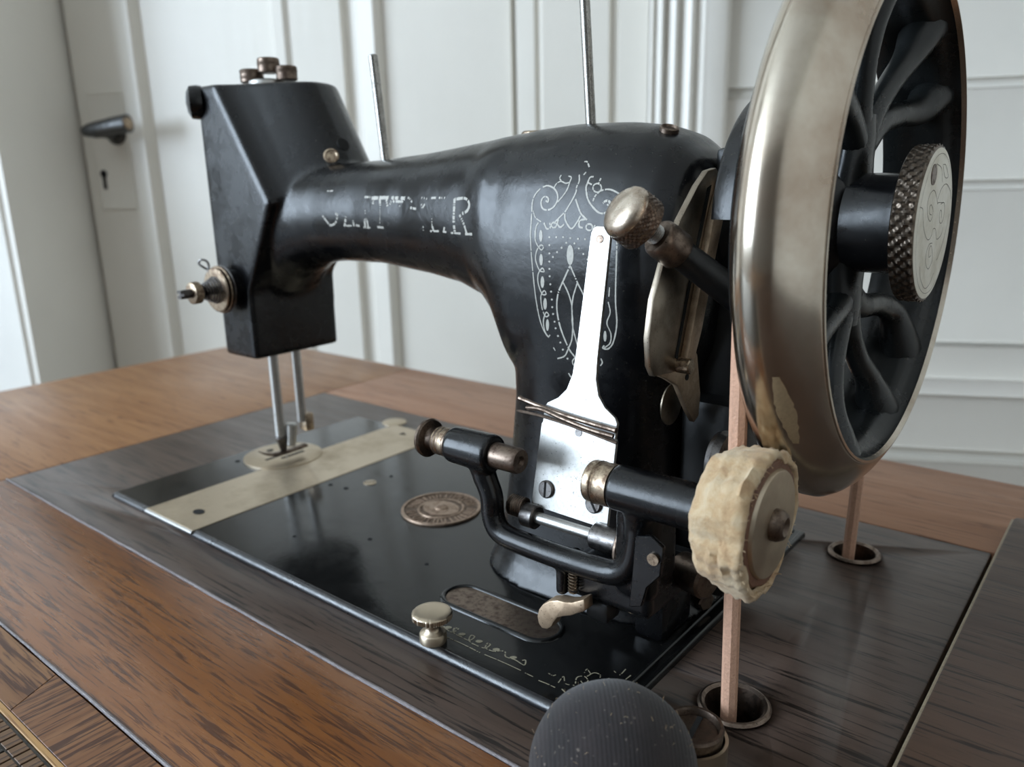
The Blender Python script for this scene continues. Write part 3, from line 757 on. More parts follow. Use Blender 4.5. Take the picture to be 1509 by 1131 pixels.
# gold transfer on the bed
gb = bmesh.new()
def G(l): return [(600 + x / 3.7725, 860 + y / 3.7725) for x, y in l]
for l, w, dr in (([(195, 235), (240, 272), (270, 268), (285, 255), (262, 252), (262, 280), (300, 300), (345, 320), (375, 300), (355, 292), (345, 322), (380, 345), (430, 362), (462, 345), (448, 335), (436, 362), (480, 380), (520, 378), (545, 385), (548, 410), (600, 428), (650, 457), (658, 430), (635, 432)], 2.0, .1),
              ([(200, 292), (300, 336), (405, 388)], 2.0, .08), ([(430, 398), (530, 440), (632, 487)], 1.8, .15), ([(655, 500), (700, 522)], 1.8, .2), ([(730, 542), (775, 560), (822, 582)], 2, .15),
              ([(935, 560), (945, 525), (985, 520), (1005, 545), (980, 560), (965, 545)], 1.8, .12), ([(1000, 520), (1040, 500), (1075, 515), (1060, 550), (1090, 545), (1125, 530)], 1.8, .2), ([(1150, 490), (1180, 512), (1215, 480)], 1.6, .3), ([(1210, 540), (1248, 510)], 1.6, .2),
              ([(840, 555), (870, 520), (880, 560), (930, 570)], 1.6, .3), ([(985, 500), (1000, 480), (1020, 505)], 1.6, .2), ([(860, 590), (880, 610)], 2, .2), ([(780, 500), (810, 515), (830, 510)], 1.6, .4)):
    stroke(gb, G(l), w, hit_bed, dr, 1.6, 0.00015)
for cx, cy in ((228, 248), (305, 285), (400, 325), (495, 370), (590, 415)): blob(gb, 600 + cx / 3.7725, 860 + cy / 3.7725, 5.5, 2.2, hit_bed, 0.00016)
o = obj('gold_border', gb, 'goldprint', bed, smooth=False); o['label'] = 'worn gold border transfer near the bed front'

# ---- head details
bm = bmesh.new()
lathe(bm, [(0, 0), (0, .0095), (.003, .010), (.007, .0095), (.009, .006), (.0095, 0)], (.0330, .0755, .2375), (-.55, -.83, 0), 28)
obj('face_plate_hinge', bm, 'enamel', mach)
bm = bmesh.new(); lathe(bm, [(0, .003), (.0008, .0026), (.001, 0)], (.0282, .0680, .2385), (-.55, -.83, 0), 16); obj('hinge_pin', bm, 'steel', mach)
bm = bmesh.new()
lathe(bm, [(0, 0), (0, .0115), (.0035, .0105), (.0045, .008), (.0052, 0)], (.058, .105, .2460), (0, 0, 1), 36)
obj('presser_collar', bm, 'steel', mach)
def knurled(name, c, d, r, L, n, mat, parent, pitch=None, dome=0.0, h=0.00035):
    bm = bmesh.new(); k = 10; pitch = pitch or 2 * PI * r / n
    prof = [(0, 0), (0, r * .86), (L * .06, r * .97)] + [(L * .08 + L * .84 * i / k, r) for i in range(k + 1)] + [(L * .95, r * .97), (L, r * .88)]
    if dome: prof += [(L + dome * .6, r * .62), (L + dome * .9, r * .3), (L + dome, 0)]
    else: prof += [(L, 0)]
    lathe(bm, prof, c, d, n * 4, knurl_fn(r, h, n, pitch))
    return obj(name, bm, mat, parent, sharp=25)
knurled('top_screw', (.0475, .102, .2490), (0, 0, 1), .0070, .0080, 26, 'bronze', mach)
knurled('top_screw', (.0720, .110, .2490), (0, 0, 1), .0062, .0085, 24, 'bronze', mach)
knurled('top_screw', (.0600, .106, .2540), (0, 0, 1), .0065, .0088, 24, 'bronze', mach)
# slotted hole and oil screw on the head/arm
def on_body(px, py): return hit_body(px, py)
hh = on_body(506, 213)
if hh:
    bm = bmesh.new(); lathe(bm, [(-.001, .0040), (.0003, .0040), (.0003, 0)], hh[0], hh[1], 20); obj('thread_hole', bm, 'black', mach)
hh = on_body(488, 230)
if hh:
    bm = bmesh.new(); lathe(bm, [(-.001, .0044), (.0006, .0044), (.0009, .0034), (.0003, .0028), (.0003, 0)], hh[0], hh[1], 24); obj('oil_cup', bm, 'brass', mach)
hh = on_body(986, 193)
if hh:
    bm = bmesh.new(); lathe(bm, [(-.001, .0040), (.0014, .0040), (.0018, .0034), (.0008, .0028), (.0006, 0)], hh[0], hh[1], 24); obj('oil_cup', bm, 'bronze', mach)
bm = bmesh.new(); cyl(bm, (.2505, .124, .200), (.2505, .124, .2120), .0075, .0070, 24, .0008); obj('arm_top_screw', bm, 'brass', mach)
# spool pins
bm = bmesh.new(); cyl(bm, (.1600, .106, .198), (.1548, .106, .2552), .0023, .0025, 20, .0006); obj('spool_pin', bm, 'pin', mach)
bm = bmesh.new(); cyl(bm, (.2955, .106, .209), (.2900, .106, .290), .0023, .0023, 20, .0006); obj('spool_pin', bm, 'pin', mach)
# ---- thread tension on the front face
TA = Vector((.0465, .0720, .1255)); dm = Vector((0, -1, 0))
bm = bmesh.new(); cyl(bm, TA + Vector((0, .004, 0)), TA + dm * .004, .0120, n=32, bev=.001); ten = obj('thread_tension', bm, 'enamel', mach); ten['label'] = 'round thread tension with steel discs'
for k, (a, r_) in enumerate(((.0045, .0150), (.0068, .0148), (.0090, .0138))):
    bm = bmesh.new(); s_ = 1 if k % 2 else -1
    lathe(bm, [(0, 0), (0, r_ * .3), (.0008, r_ * .75), (.0005, r_ * .96), (.0009, r_), (.0014, r_ * .96), (.0017, r_ * .7), (.0010, 0)], TA + dm * a, dm, 44); obj('tension_disc', bm, 'brass' if k else 'darksteel', ten)
bm = bmesh.new()
pts = [TA + dm * (.0105 + .009 * k / 60) + Vector((math.cos(k * .62), 0, math.sin(k * .62))) * (.0085 - .0045 * k / 60) for k in range(61)]
tube(bm, pts, .0006, 8); obj('tension_spring', bm, 'darksteel', ten)
bm = bmesh.new(); cyl(bm, TA + dm * .003, TA + dm * .033, .0028, n=16); obj('tension_post', bm, 'darksteel', ten)
knurled('tension_nut', TA + dm * .0215, dm, .0066, .0055, 26, 'brass', ten)
bm = bmesh.new()
for q in (-.0016, .0016): box(bm, TA.x - .002, TA.x + .002, TA.y - .0345, TA.y - .0270, TA.z + q - .0009, TA.z + q + .0009)
obj('split_pin_end', bm, 'darksteel', ten, smooth=False)
bm = bmesh.new(); tube(bm, spline([TA + dm * .006 + Vector((-.006, 0, .010)), TA + dm * .012 + Vector((-.009, 0, .014)), TA + dm * .013 + Vector((-.0115, 0, .0165)), TA + dm * .012 + Vector((-.009, 0, .0185)), TA + dm * .010 + Vector((-.006, 0, .0165)), TA + dm * .010 + Vector((-.006, 0, .010))], 6), .0007, 8); obj('check_spring', bm, 'darksteel', ten)

# ---- needle bar and presser
NX, NY = .0455, .1045
bm = bmesh.new(); cyl(bm, (NX, NY - .0065, .083), (NX, NY - .0065, .020), .0034, n=20); obj('needle_bar', bm, 'steel', mach)
bm = bmesh.new(); cyl(bm, (NX + .003, NY + .0100, .083), (NX + .003, NY + .0100, .027), .0032, n=20); pb = obj('presser_bar', bm, 'steel', mach)
bm = bmesh.new(); box(bm, NX - .001, NX + .008, NY + .010, NY + .0165, .020, .0325, .001); obj('presser_clamp', bm, 'brass', mach)
bm = bmesh.new(); cyl(bm, (NX + .004, NY - .0015, .0120), (NX + .004, NY + .0005, .0280), .0034, .0040, 18, .001); obj('foot_shank', bm, 'steel', mach)
bm = bmesh.new(); cyl(bm, (NX, NY - .0065, .020), (NX, NY - .0050, .0085), .0042, .0022, 18, .0008); obj('needle_clamp', bm, 'darksteel', mach)
bm = bmesh.new(); cyl(bm, (NX, NY - .004, .012), (NX, NY - .003, .0016), .0006, .0003, 8); obj('needle', bm, 'steel', mach)
bm = bmesh.new()
fp = spline([(NX - .003, NY - .023, .0125), (NX - .002, NY - .017, .0090), (NX, NY - .010, .0078), (NX + .001, NY, .0078), (NX + .001, NY + .012, .0082)], 6)
tube(bm, fp, [.0012 + .0026 * min(1, i / 10) for i in range(len(fp))], 10, sq=(.35, (0, 0, 1))); obj('presser_foot', bm, 'bronze', mach)

# ---- hand wheel
WC = Vector((0, .1190, .1709))
def wlathe(bm, prof, n=120): lathe(bm, [(x, r) for x, r in prof], WC, (1, 0, 0), n)
bm = bmesh.new()
prof = [(.4052, .0855), (.4030, .0885), (.4018, .0925), (.4018, .0965), (.4030, .1005), (.4058, .1038), (.4092, .1056), (.4130, .1055), (.4165, .1036), (.4198, .1006), (.4228, .0966), (.4250, .0928), (.4261, .0905), (.4265, .0892), (.4262, .0884), (.4250, .0880)]
wlathe(bm, prof, 160)
wheel = obj('hand_wheel', bm, 'chrome', mach, sharp=80); wheel['label'] = 'large hand wheel with worn nickel rim'
bm = bmesh.new()
wlathe(bm, [(.4250, .0882), (.4225, .0880), (.4205, .0866), (.4190, .0850), (.4175, .0842), (.4150, .0838), (.4080, .0832), (.4050, .0818), (.4030, .0804), (.3960, .0800), (.3950, .0806), (.3950, .0850), (.3960, .0862), (.3968, .0850), (.3975, .0812), (.4036, .0812), (.4042, .0850), (.4054, .0856)], 120)
rm_ = obj('wheel_channel', bm, 'enamel_wheel', wheel, sharp=50)
bm = bmesh.new(); wlathe(bm, [(.4250, .0902), (.4268, .0895), (.4269, .0886), (.4250, .0880)], 120); obj('rim_edge', bm, 'chrome', wheel)
WB = BVHTree.FromPolygons([v.co.copy() for v in wheel.data.vertices], [tuple(p.vertices) for p in wheel.data.polygons])
def hit_rim(px, py):
    h_ = WB.ray_cast(CAM, pray(px, py)); return (h_[0], h_[1]) if h_[0] is not None else None
pb_ = bmesh.new(); R_ = []
for i in range(21):
    t = i / 20; cx_ = 1143 + 30 * t; cy_ = 556 + 98 * t; w_ = 1 + 13 * math.sin(PI * min(1, t * .9 + .06)) ** .8 + random.uniform(-1.2, 1.2); row = []
    for j in range(5):
        h_ = hit_rim(cx_ + (j / 4 - .5) * 2 * w_, cy_)
        row.append(pb_.verts.new(h_[0] + (h_[1] if h_[1].dot(CAM - h_[0]) > 0 else -h_[1]) * .0001))
    R_.append(row)
for A_, C_ in zip(R_, R_[1:]):
    for j in range(4): pb_.faces.new((A_[j], A_[j + 1], C_[j + 1], C_[j]))
o = obj('bare_brass_patch', pb_, 'bare', wheel); o['label'] = 'bare brassy patch worn in the rim plating'
def wpt(x, ang, r): return WC + Vector((x, r * math.cos(ang), r * math.sin(ang)))
for sg, brs in ((1, (((78, .030), (60, .043), (45, .058), (36, .073), (34, .089)), ((82, .030), (73, .043), (65, .057), (59, .072), (57, .089)), ((90, .030), (97, .043), (100, .058), (99, .073), (96, .089)), ((98, .030), (115, .043), (128, .058), (134, .073), (134, .089)))),
                (-1, (((78, .030), (60, .040), (43, .054), (38, .070), (43, .089)), ((84, .030), (82, .043), (76, .057), (69, .072), (67, .089)), ((92, .030), (102, .043), (108, .058), (107, .073), (102, .089)), ((98, .030), (120, .040), (136, .056), (141, .072), (136, .089))))):
    bm = bmesh.new(); tube(bm, [wpt(.4040, sg * PI / 2, .010), wpt(.4050, sg * PI / 2, .024), wpt(.4060, sg * PI / 2, .033), wpt(.4070, sg * PI / 2, .040)], [.0140, .0115, .0105, .0080], 20, sq=(.6, (1, 0, 0)))
    obj('spoke_stem', bm, 'enamel_wheel', wheel)
    for br in brs:
        pts = spline([wpt(.4055 + (r_ - .03) / .056 * .0075, sg * math.radians(a_), r_) for a_, r_ in br], 8)
        n_ = len(pts); bm = bmesh.new()
        tube(bm, pts, [.0068 - .0018 * math.sin(PI * min(1, i / (n_ - 1) * 1.15)) + .0040 * (max(0, i / (n_ - 1) - .65) / .35) ** 2 for i in range(n_)], 18, sq=(.85, (1, 0, 0)))
        obj('spoke', bm, 'enamel_wheel', wheel)
bm = bmesh.new(); wlathe(bm, [(.3890, 0), (.3890, .0230), (.4020, .0235), (.4060, .0200), (.4070, .0185), (.4230, .0185), (.4250, .0198), (.4262, .0198), (.4262, 0)], 64); obj('hub', bm, 'enamel', wheel, sharp=40)
bm = bmesh.new(); NR = .0278; Ln = .0088; x0 = .4262; n = 44; k = 14
prof = [(0, 0), (0, NR * .86), (.0006, NR - .0006)] + [(.0010 + (Ln - .0018) * i / k, NR) for i in range(k + 1)] + [(Ln - .0004, NR - .0005), (Ln, NR - .0012)]
lathe(bm, prof, WC + Vector((x0, 0, 0)), (1, 0, 0), n * 5, knurl_fn(NR, .0006, n, 2 * PI * NR / n))
nut = obj('clamp_nut', bm, 'nutside', wheel, sharp=20); nut['label'] = 'diamond knurled clamp nut'
bm = bmesh.new(); lathe(bm, [(Ln - .0006, NR - .0009), (Ln, NR - .0010), (Ln + .0003, NR - .0020), (Ln + .0003, 0)], WC + Vector((x0, 0, 0)), (1, 0, 0), 80); nf = obj('nut_face', bm, 'nutface', wheel)
eb = bmesh.new(); XF = x0 + Ln + .0003
def hit_nut(px, py):
    q = onx(px, py, XF); v = q - WC; v.x = 0
    return (q, Vector((1, 0, 0))) if v.length < NR - .002 else None
def Nn(l): return [(1300 + x / 4.354, 200 + y / 4.354) for x, y in l]
for l, w in (([(355, 440), (345, 380), (330, 350), (305, 380), (290, 440), (290, 510), (305, 550), (320, 520), (325, 480), (315, 445), (303, 460), (303, 500), (315, 510)], .8),
          ([(355, 410), (380, 340), (410, 310), (435, 350), (440, 410)], .8), ([(375, 440), (395, 430), (400, 480), (385, 550), (370, 560), (365, 520), (372, 480), (380, 490), (378, 530)], .8),
          ([(240, 460), (260, 475), (262, 560), (275, 640), (295, 670), (315, 640), (325, 600), (340, 600), (345, 640), (350, 665), (375, 640), (390, 590)], .8),
          ([(320, 690), (300, 700), (280, 760), (278, 820), (290, 855), (305, 840), (320, 790), (315, 710), (300, 730), (298, 780), (310, 770)], .8),
          ([(240, 840), (245, 920), (270, 980), (300, 955), (330, 880)], .7), ([(345, 800), (360, 770), (400, 640), (428, 500)], .7), ([(350, 180), (380, 210), (385, 300)], .8), ([(390, 185), (408, 190), (423, 260), (402, 265), (390, 190)], .8),
          ([(355, 440), (360, 430), (395, 430)], .8)):
    stroke(eb, Nn(l), w, hit_nut, 0, 1.2, .00008)
ca = []
for kk in range(61):
    t = 2 * PI * kk / 60
    c = WC + Vector((XF + .00008, 0, 0))
    e_ = Vector((0, math.cos(t), math.sin(t)))
    ca.append((eb.verts.new(c + e_ * .0249), eb.verts.new(c + e_ * .02475)))
for a_, b2 in zip(ca, ca[1:]): eb.faces.new((a_[0], b2[0], b2[1], a_[1]))
obj('engraved_scrolls', eb, 'engrave', wheel, smooth=False)
pq = onx(1300 + 330 / 4.354, 200 + 250 / 4.354, XF)
bm = bmesh.new(); lathe(bm, [(0, 0), (0, .0036), (.0003, .0036), (.0003, 0)], pq, (1, 0, 0), 24); obj('nut_pin_hole', bm, 'bronze', wheel)
# bearing boss and guard behind the wheel
bm = bmesh.new(); lathe(bm, [(.352, 0), (.352, .024), (.362, .0245), (.366, .0215), (.374, .0205), (.3785, .0205), (.3885, .0195), (.3885, 0)], WC, (1, 0, 0), 48); obj('shaft_bearing', bm, 'enamel_dull', mach)
bm = bmesh.new(); rr = []
for kk in range(25):
    t = math.radians(176 - kk * 4.2)
    ring = []
    for (x, r_) in ((.3720, .0400), (.3720, .0500), (.3735, .0512), (.3855, .0512), (.3865, .0500), (.3865, .0490), (.3750, .0488), (.3750, .0400)):
        ring.append(wpt(x, t, r_))
    rr.append(ring)
loft(bm, rr); obj('belt_guard', bm, 'enamel', mach, sharp=40)
bm = bmesh.new(); box(bm, .358, .376, .100, .120, .188, .200, .002); obj('guard_bracket', bm, 'enamel_dull', mach)

# ---- stitch length quadrant, lever and knob
PX = .3628
def yz(l, x): return [(x, y - .0068 * (1.74 + .3 * (z - .13) / .06), z + .0068 * .42 * (.192 - z) / .06) for y, z in l]
front = [(.1000, .1925), (.0930, .1915), (.0850, .1860), (.0720, .1740), (.0600, .1590), (.0530, .1460), (.0500, .1320), (.0510, .1210), (.0540, .1165), (.0600, .1160)]
back = [(.0700, .1150), (.0790, .1165), (.0870, .1250), (.0930, .1450), (.1020, .1700), (.1080, .1850)]
bm = bmesh.new(); prism(bm, yz(front + back, PX), (.0026, 0, 0)); bevel_all(bm, .0004, 2)
qd = obj('stitch_quadrant', bm, 'quad', mach, sharp=30); qd['label'] = 'curved steel stitch length plate with a long slot'
bm = bmesh.new(); prism(bm, yz([(.1080, .1875), (.1000, .1880), (.0935, .1760), (.0810, .1420), (.0730, .1200), (.0790, .1180), (.0850, .1300), (.0960, .1600), (.1040, .1800)], PX + .0026), (.0030, 0, 0)); bevel_all(bm, .0004, 2)
obj('slot_bar', bm, 'tan', qd)
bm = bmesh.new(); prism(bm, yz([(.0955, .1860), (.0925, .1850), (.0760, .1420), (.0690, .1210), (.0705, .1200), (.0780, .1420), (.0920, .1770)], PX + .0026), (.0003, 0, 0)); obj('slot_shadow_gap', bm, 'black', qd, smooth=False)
bm = bmesh.new(); cyl(bm, (PX + .002, .0605, .1210), (PX + .008, .0605, .1210), .0030, n=18, bev=.0004); obj('slot_bar_pin', bm, 'brass', qd); bm = bmesh.new(); cyl(bm, (PX + .002, .0925, .1865), (PX + .0085, .0925, .1865), .0030, n=18, bev=.0004); obj('slot_bar_pin', bm, 'brass', qd)
bm = bmesh.new(); prism(bm, yz([(.0560, .1170), (.0650, .1130), (.0740, .1080), (.0830, .0950), (.0885, .0885), (.0925, .0905), (.0935, .1000), (.0900, .1180), (.0850, .1220), (.0700, .1190)], PX - .0010), (.0024, 0, 0)); bevel_all(bm, .0004, 2)
qf = obj('quadrant_pointer', bm, 'tan', qd)
bm = bmesh.new(); flatp = lathe(bm, [(0, 0), (0, .0013), (.0004, .0013), (.0004, 0)], (PX + .0013, .0700, .1140), (1, 0, 0), 16); obj('pointer_hole', bm, 'black', qd)
bm = bmesh.new(); lathe(bm, [(0, .0085), (.0006, .0085), (.0008, .0070), (.0008, 0)], (.3560, .0730, .1010), (1, 0, 0), 30); obj('pointer_recess', bm, 'quad', qd)
# lever
KA = Vector((.3610, .0265, .1798)); KB = Vector((.3860, .0760, .1425)); kd = (KB - KA).normalized()
bm = bmesh.new(); cyl(bm, KA + kd * .026, KB + kd * .012, .0052, .0062, 24, .0006); lv = obj('stitch_lever', bm, 'enamel_dull', mach); lv['label'] = 'black stitch length lever ending in a knurled knob'
bm = bmesh.new(); lathe(bm, [(.0165, 0), (.0165, .0058), (.0175, .0066), (.0195, .0068), (.0265, .0068), (.0275, .0062), (.0275, 0)], KA, kd, 32); obj('lever_collar', bm, 'bronze', lv)
bm = bmesh.new()
lathe(bm, [(.009, 0), (.009, .0034)] + [(.010 + k * .0004, .0031 + .0004 * (k % 2)) for k in range(20)] + [(.019, .0030), (.019, 0)], KA, kd, 28); obj('knob_thread', bm, 'steel', lv, smooth=False)
bm = bmesh.new(); r0 = .0094; nk = 30; Lk = .0085
prof = [(.0100, 0), (.0100, r0 * .8)] + [(.0094 - Lk * .82 * i / 10, r0) for i in range(11)] + [(.0018, r0 * .97)]
lathe(bm, prof, KA, kd, nk * 4, knurl_fn(r0, .00035, nk, 2 * PI * r0 / nk)); obj('knob_knurl', bm, 'bronze', lv, sharp=25)
bm = bmesh.new(); lathe(bm, [(.0022, r0 * .99), (.0012, r0 * 1.0), (-.0004, r0 * .93), (-.0018, r0 * .74), (-.0027, r0 * .45), (-.0030, 0)], KA, kd, 40); obj('knob_cap', bm, 'knob', lv)

# ---- bobbin winder
AX = Vector((0, .022, .0838)); YW = .022
def xl(prof, mat, name, parent, n=40, c=AX, sharp=35):
    bm = bmesh.new(); lathe(bm, prof, c, (1, 0, 0), n); return obj(name, bm, mat, parent, sharp=sharp)
yb = bmesh.new()
lathe(yb, [(.2825, 0), (.2825, .0062), (.2838, .0074), (.2850, .0077), (.3040, .0080), (.3052, .0078), (.3062, .0066), (.3062, 0)], AX, (1, 0, 0), 40)
lathe(yb, [(.3622, 0), (.3622, .0072), (.3630, .0082), (.3640, .0083), (.4000, .0083), (.4000, 0)], AX, (1, 0, 0), 40)
tube(yb, spline([(.2985, YW, .0800), (.3000, YW, .0740), (.3035, YW, .0660), (.3040, YW, .0580), (.3062, YW, .0525), (.3110, YW, .0500), (.3200, YW, .0492), (.3350, YW, .0488), (.3500, YW, .0490), (.3610, YW, .0498), (.3665, YW, .0525), (.3700, YW, .0580), (.3715, YW, .0660), (.3720, YW, .0740), (.3730, YW, .0800)], 5),
     [.0062, .0060, .0056, .0053] + [.0050] * 3 + [.0048] * 57 + [.0052, .0054, .0058, .0060, .0062, .0064, .0066], 20)
# back leg of the yoke and mounting block
box(yb, .3420, .3760, .0240, .0560, .0330, .0490, .003)
box(yb, .3620, .3790, .0200, .0400, .0420, .0780, .004)
box(yb, .3370, .3415, .0190, .0320, .0340, .0500, .0015)
yoke = obj('bobbin_winder', yb, 'enamel', mach)
r2 = yoke.modifiers.new('remesh', 'REMESH'); r2.mode = 'VOXEL'; r2.voxel_size = 0.0006
s2 = yoke.modifiers.new('smooth', 'SMOOTH'); s2.factor = .6; s2.iterations = 6
dg = bpy.context.evaluated_depsgraph_get(); nm = bpy.data.meshes.new_from_object(yoke.evaluated_get(dg)); yoke.modifiers.clear(); yoke.data = nm; nm.shade_smooth()
if not nm.materials: nm.materials.append(M['enamel'])
yoke['label'] = 'black U-shaped bobbin winder yoke with brass pins and a cloth tyred pulley'
xl([(.2675, 0), (.2675, .0052), (.2682, .0080), (.2698, .0084), (.2706, .0078), (.2712, .0050), (.2725, .0046), (.2745, .0050), (.2760, .0058), (.2790, .0058), (.2835, .0060), (.2835, 0)], 'bronze', 'centre_pin_head', yoke)
xl([(.2750, .0050), (.2755, .0060), (.2765, .0056), (.2775, .0061), (.2785, .0057), (.2795, .0061), (.2815, .0060), (.2815, .005)], 'brass', 'pin_collar', yoke)
xl([(.3055, 0), (.3055, .0052), (.3180, .0052), (.3192, .0046), (.3192, .0022), (.3180, .0012), (.3180, 0)], 'bronze', 'centre_pin', yoke)
xl([(.3515, 0), (.3515, .0062), (.3522, .0075), (.3532, .0079), (.3550, .0077), (.3554, .0080), (.3560, .0077), (.3566, .0080), (.3572, .0078), (.3600, .0079), (.3622, .0078), (.3628, .0060), (.3628, 0)], 'brass', 'spindle_collar', yoke)
# cloth-wound pulley
CX = Vector((0, .022, .0850))
random.seed(5)
ph = [random.uniform(0, 6.28) for _ in range(8)]
def lump(t, x):
    return (.0009 * math.sin(3 * t + ph[0]) + .0006 * math.sin(7 * t + ph[1] + 200 * x) + .0003 * math.sin(13 * t + ph[2]) + .00055 * math.sin(1400 * x + 3 * math.sin(t * 2) + ph[3]) * (1 + .6 * math.sin(5 * t)) + .0002 * math.sin(29 * t + ph[4] + 200 * x))
bm = bmesh.new()
prof = [(.4005, .0120), (.4000, .0165), (.4004, .0195), (.4022, .0212), (.4040, .0220), (.4058, .0227), (.4075, .0229), (.4092, .0233), (.4110, .0232), (.4128, .0236), (.4146, .0235), (.4164, .0238), (.4178, .0232), (.4188, .0224), (.4190, .0214), (.4182, .0206), (.4172, .0196)]
lathe(bm, prof, CX, (1, 0, 0), 140, lambda i, t, a, r: r + (lump(t, a) if i > 1 else 0) + (random.uniform(-.00025, .0004) if i in (12, 13, 14) else 0))
pul = obj('cloth_tyre', bm, 'cloth', yoke, sharp=80); pul['label'] = 'frayed buff cloth wound round the pulley'
bm = bmesh.new()
for k in range(70):
    t = random.uniform(0, 2 * PI); r_ = random.uniform(.0200, .0232); p0 = CX + Vector((.4186, r_ * math.cos(t), r_ * math.sin(t)))
    dv = Vector((random.uniform(0, .0016), random.uniform(-.0014, .0014), random.uniform(-.0014, .0014)))
    tube(bm, [p0, p0 + dv * .6 + Vector((0, 0, random.uniform(-.0004, .0004))), p0 + dv], .00010, 4)
fr = obj('frayed_threads', bm, 'cloth', yoke); fr['kind'] = 'stuff'
bm = bmesh.new(); lathe(bm, [(.4160, .0212), (.4180, .0206), (.4187, .0198), (.4187, .0172)], CX, (1, 0, 0), 80, lambda i, t, a, r: r + .0004 * math.sin(9 * t)); obj('leather_ring', bm, 'leather_dark', yoke)
xl([(.4150, 0), (.4150, .0175), (.4192, .0175), (.4199, .0171), (.4200, .0162), (.4197, 0)], 'plate', 'pulley_disc', yoke, 72, CX)
xl([(.4195, 0), (.4195, .0052), (.4212, .0052), (.4222, .0048), (.4232, .0042), (.4236, .0030), (.4228, .0012), (.4228, 0)], 'bronze', 'pulley_screw', yoke, 32, CX)
xl([(.3980, 0), (.3980, .0100), (.4010, .0100), (.4010, 0)], 'enamel_dull', 'pulley_back_flange', yoke, 32, CX)
# thread guide strap
SA, SB = Vector((.3345, .0545, .1720)), Vector((.3318, .0355, .0590))
sdv = (SB - SA).normalized(); sx = Vector((1, 0, 0)); sx = (sx - sdv * sx.dot(sdv)).normalized(); sn = sdv.cross(sx).normalized()
if sn.y > 0: sn = -sn
SL = (SB - SA).length
def spt(u, v): return SA + sdv * u + sx * v
half = [(0, .0022), (.0008, .0036), (.0025, .0043), (.005, .0045), (.030, .0048), (.050, .0051), (.058, .0056), (.0640, .0075), (.0680, .0110), (.0710, .0160), (.0730, .0172), (.0790, .0172), (.0800, .0178), (SL, .0185)]
poly = [spt(u, -v) for u, v in half] + [spt(u, v) for u, v in half[::-1]]
bm = bmesh.new(); prism(bm, poly, -sn * .0016); bevel_all(bm, .0002, 1)
strap = obj('winder_guide_strap', bm, 'steel', mach, sharp=30); strap['label'] = 'bright steel strap with two slotted screws at its foot'
bm = bmesh.new(); lathe(bm, [(0, 0), (0, .0016), (.0003, .0016), (.0003, 0)], spt(.0048, 0), sn, 18); obj('strap_eye', bm, 'bronze', strap)
bm = bmesh.new(); sl = bmesh.new()
screw_head(bm, sl, spt(SL - .0085, -.0115), sn, .0037, .0014, sdv + sx * .05)
obj('strap_screw', bm, 'darksteel', strap); obj('screw_slot', sl, 'black', strap, smooth=False)
bm = bmesh.new(); sl = bmesh.new()
screw_head(bm, sl, spt(SL - .0085, .0115), sn, .0037, .0014, sdv + sx * .75)
obj('strap_screw', bm, 'darksteel', strap); obj('screw_slot', sl, 'black', strap, smooth=False)
bm = bmesh.new(); lathe(bm, [(0, 0), (0, .0016), (.0003, .0016), (.0003, 0)], spt(.0800, .0005), sn, 16); obj('strap_rivet', bm, 'darksteel', strap)
# twisted wire clip
def wv_(u, v, h): return spt(u, v) + sn * h
bm = bmesh.new()
tube(bm, spline([wv_(.0715, -.0290, .0015), wv_(.0728, -.0180, .0022), wv_(.0740, -.0060, .0022), wv_(.0748, .0080, .0022), wv_(.0752, .0185, .0022)], 6), [.0013] + [.0010] * 23 + [.0012], 10)
tube(bm, spline([wv_(.0745, -.0240, .0026), wv_(.0735, -.0160, .0040), wv_(.0752, -.0050, .0040), wv_(.0768, .0070, .0038), wv_(.0775, .0180, .0030)], 6), .0009, 10)
tube(bm, spline([wv_(.0770, -.0300, .0010), wv_(.0765, -.0180, .0022), wv_(.0772, -.0050, .0020), wv_(.0785, .0080, .0020), wv_(.0800, .0190, .0015)], 6), [.0004] + [.0007] * 24, 8)
obj('wire_clip', bm, 'bronze', strap)
# shaft, sleeve and spring below the strap
bm = bmesh.new(); cyl(bm, (.304, .033, .0560), (.3700, .033, .0560), .0024, n=20); obj('cross_shaft', bm, 'steel', mach)
bm = bmesh.new(); cyl(bm, (.3460, .033, .0560), (.3600, .033, .0560), .0052, n=28, bev=.0005); obj('shaft_sleeve', bm, 'darksteel', mach); bm = bmesh.new(); cyl(bm, (.3120, .033, .0560), (.3185, .033, .0560), .0050, n=28, bev=.0005); obj('shaft_sleeve', bm, 'darksteel', mach)
bm = bmesh.new(); tube(bm, [(.3050 + .0075 * k / 70, .033 + .0040 * math.cos(k * .63), .0585 + .0040 * math.sin(k * .63)) for k in range(71)], .0006, 6); obj('coil_spring', bm, 'bronze', mach)
bm = bmesh.new(); cyl(bm, (.3600, .0330, .0560), (.3618, .0330, .0560), .0100, n=28, bev=.0005); obj('cam_disc', bm, 'bronze', mach)
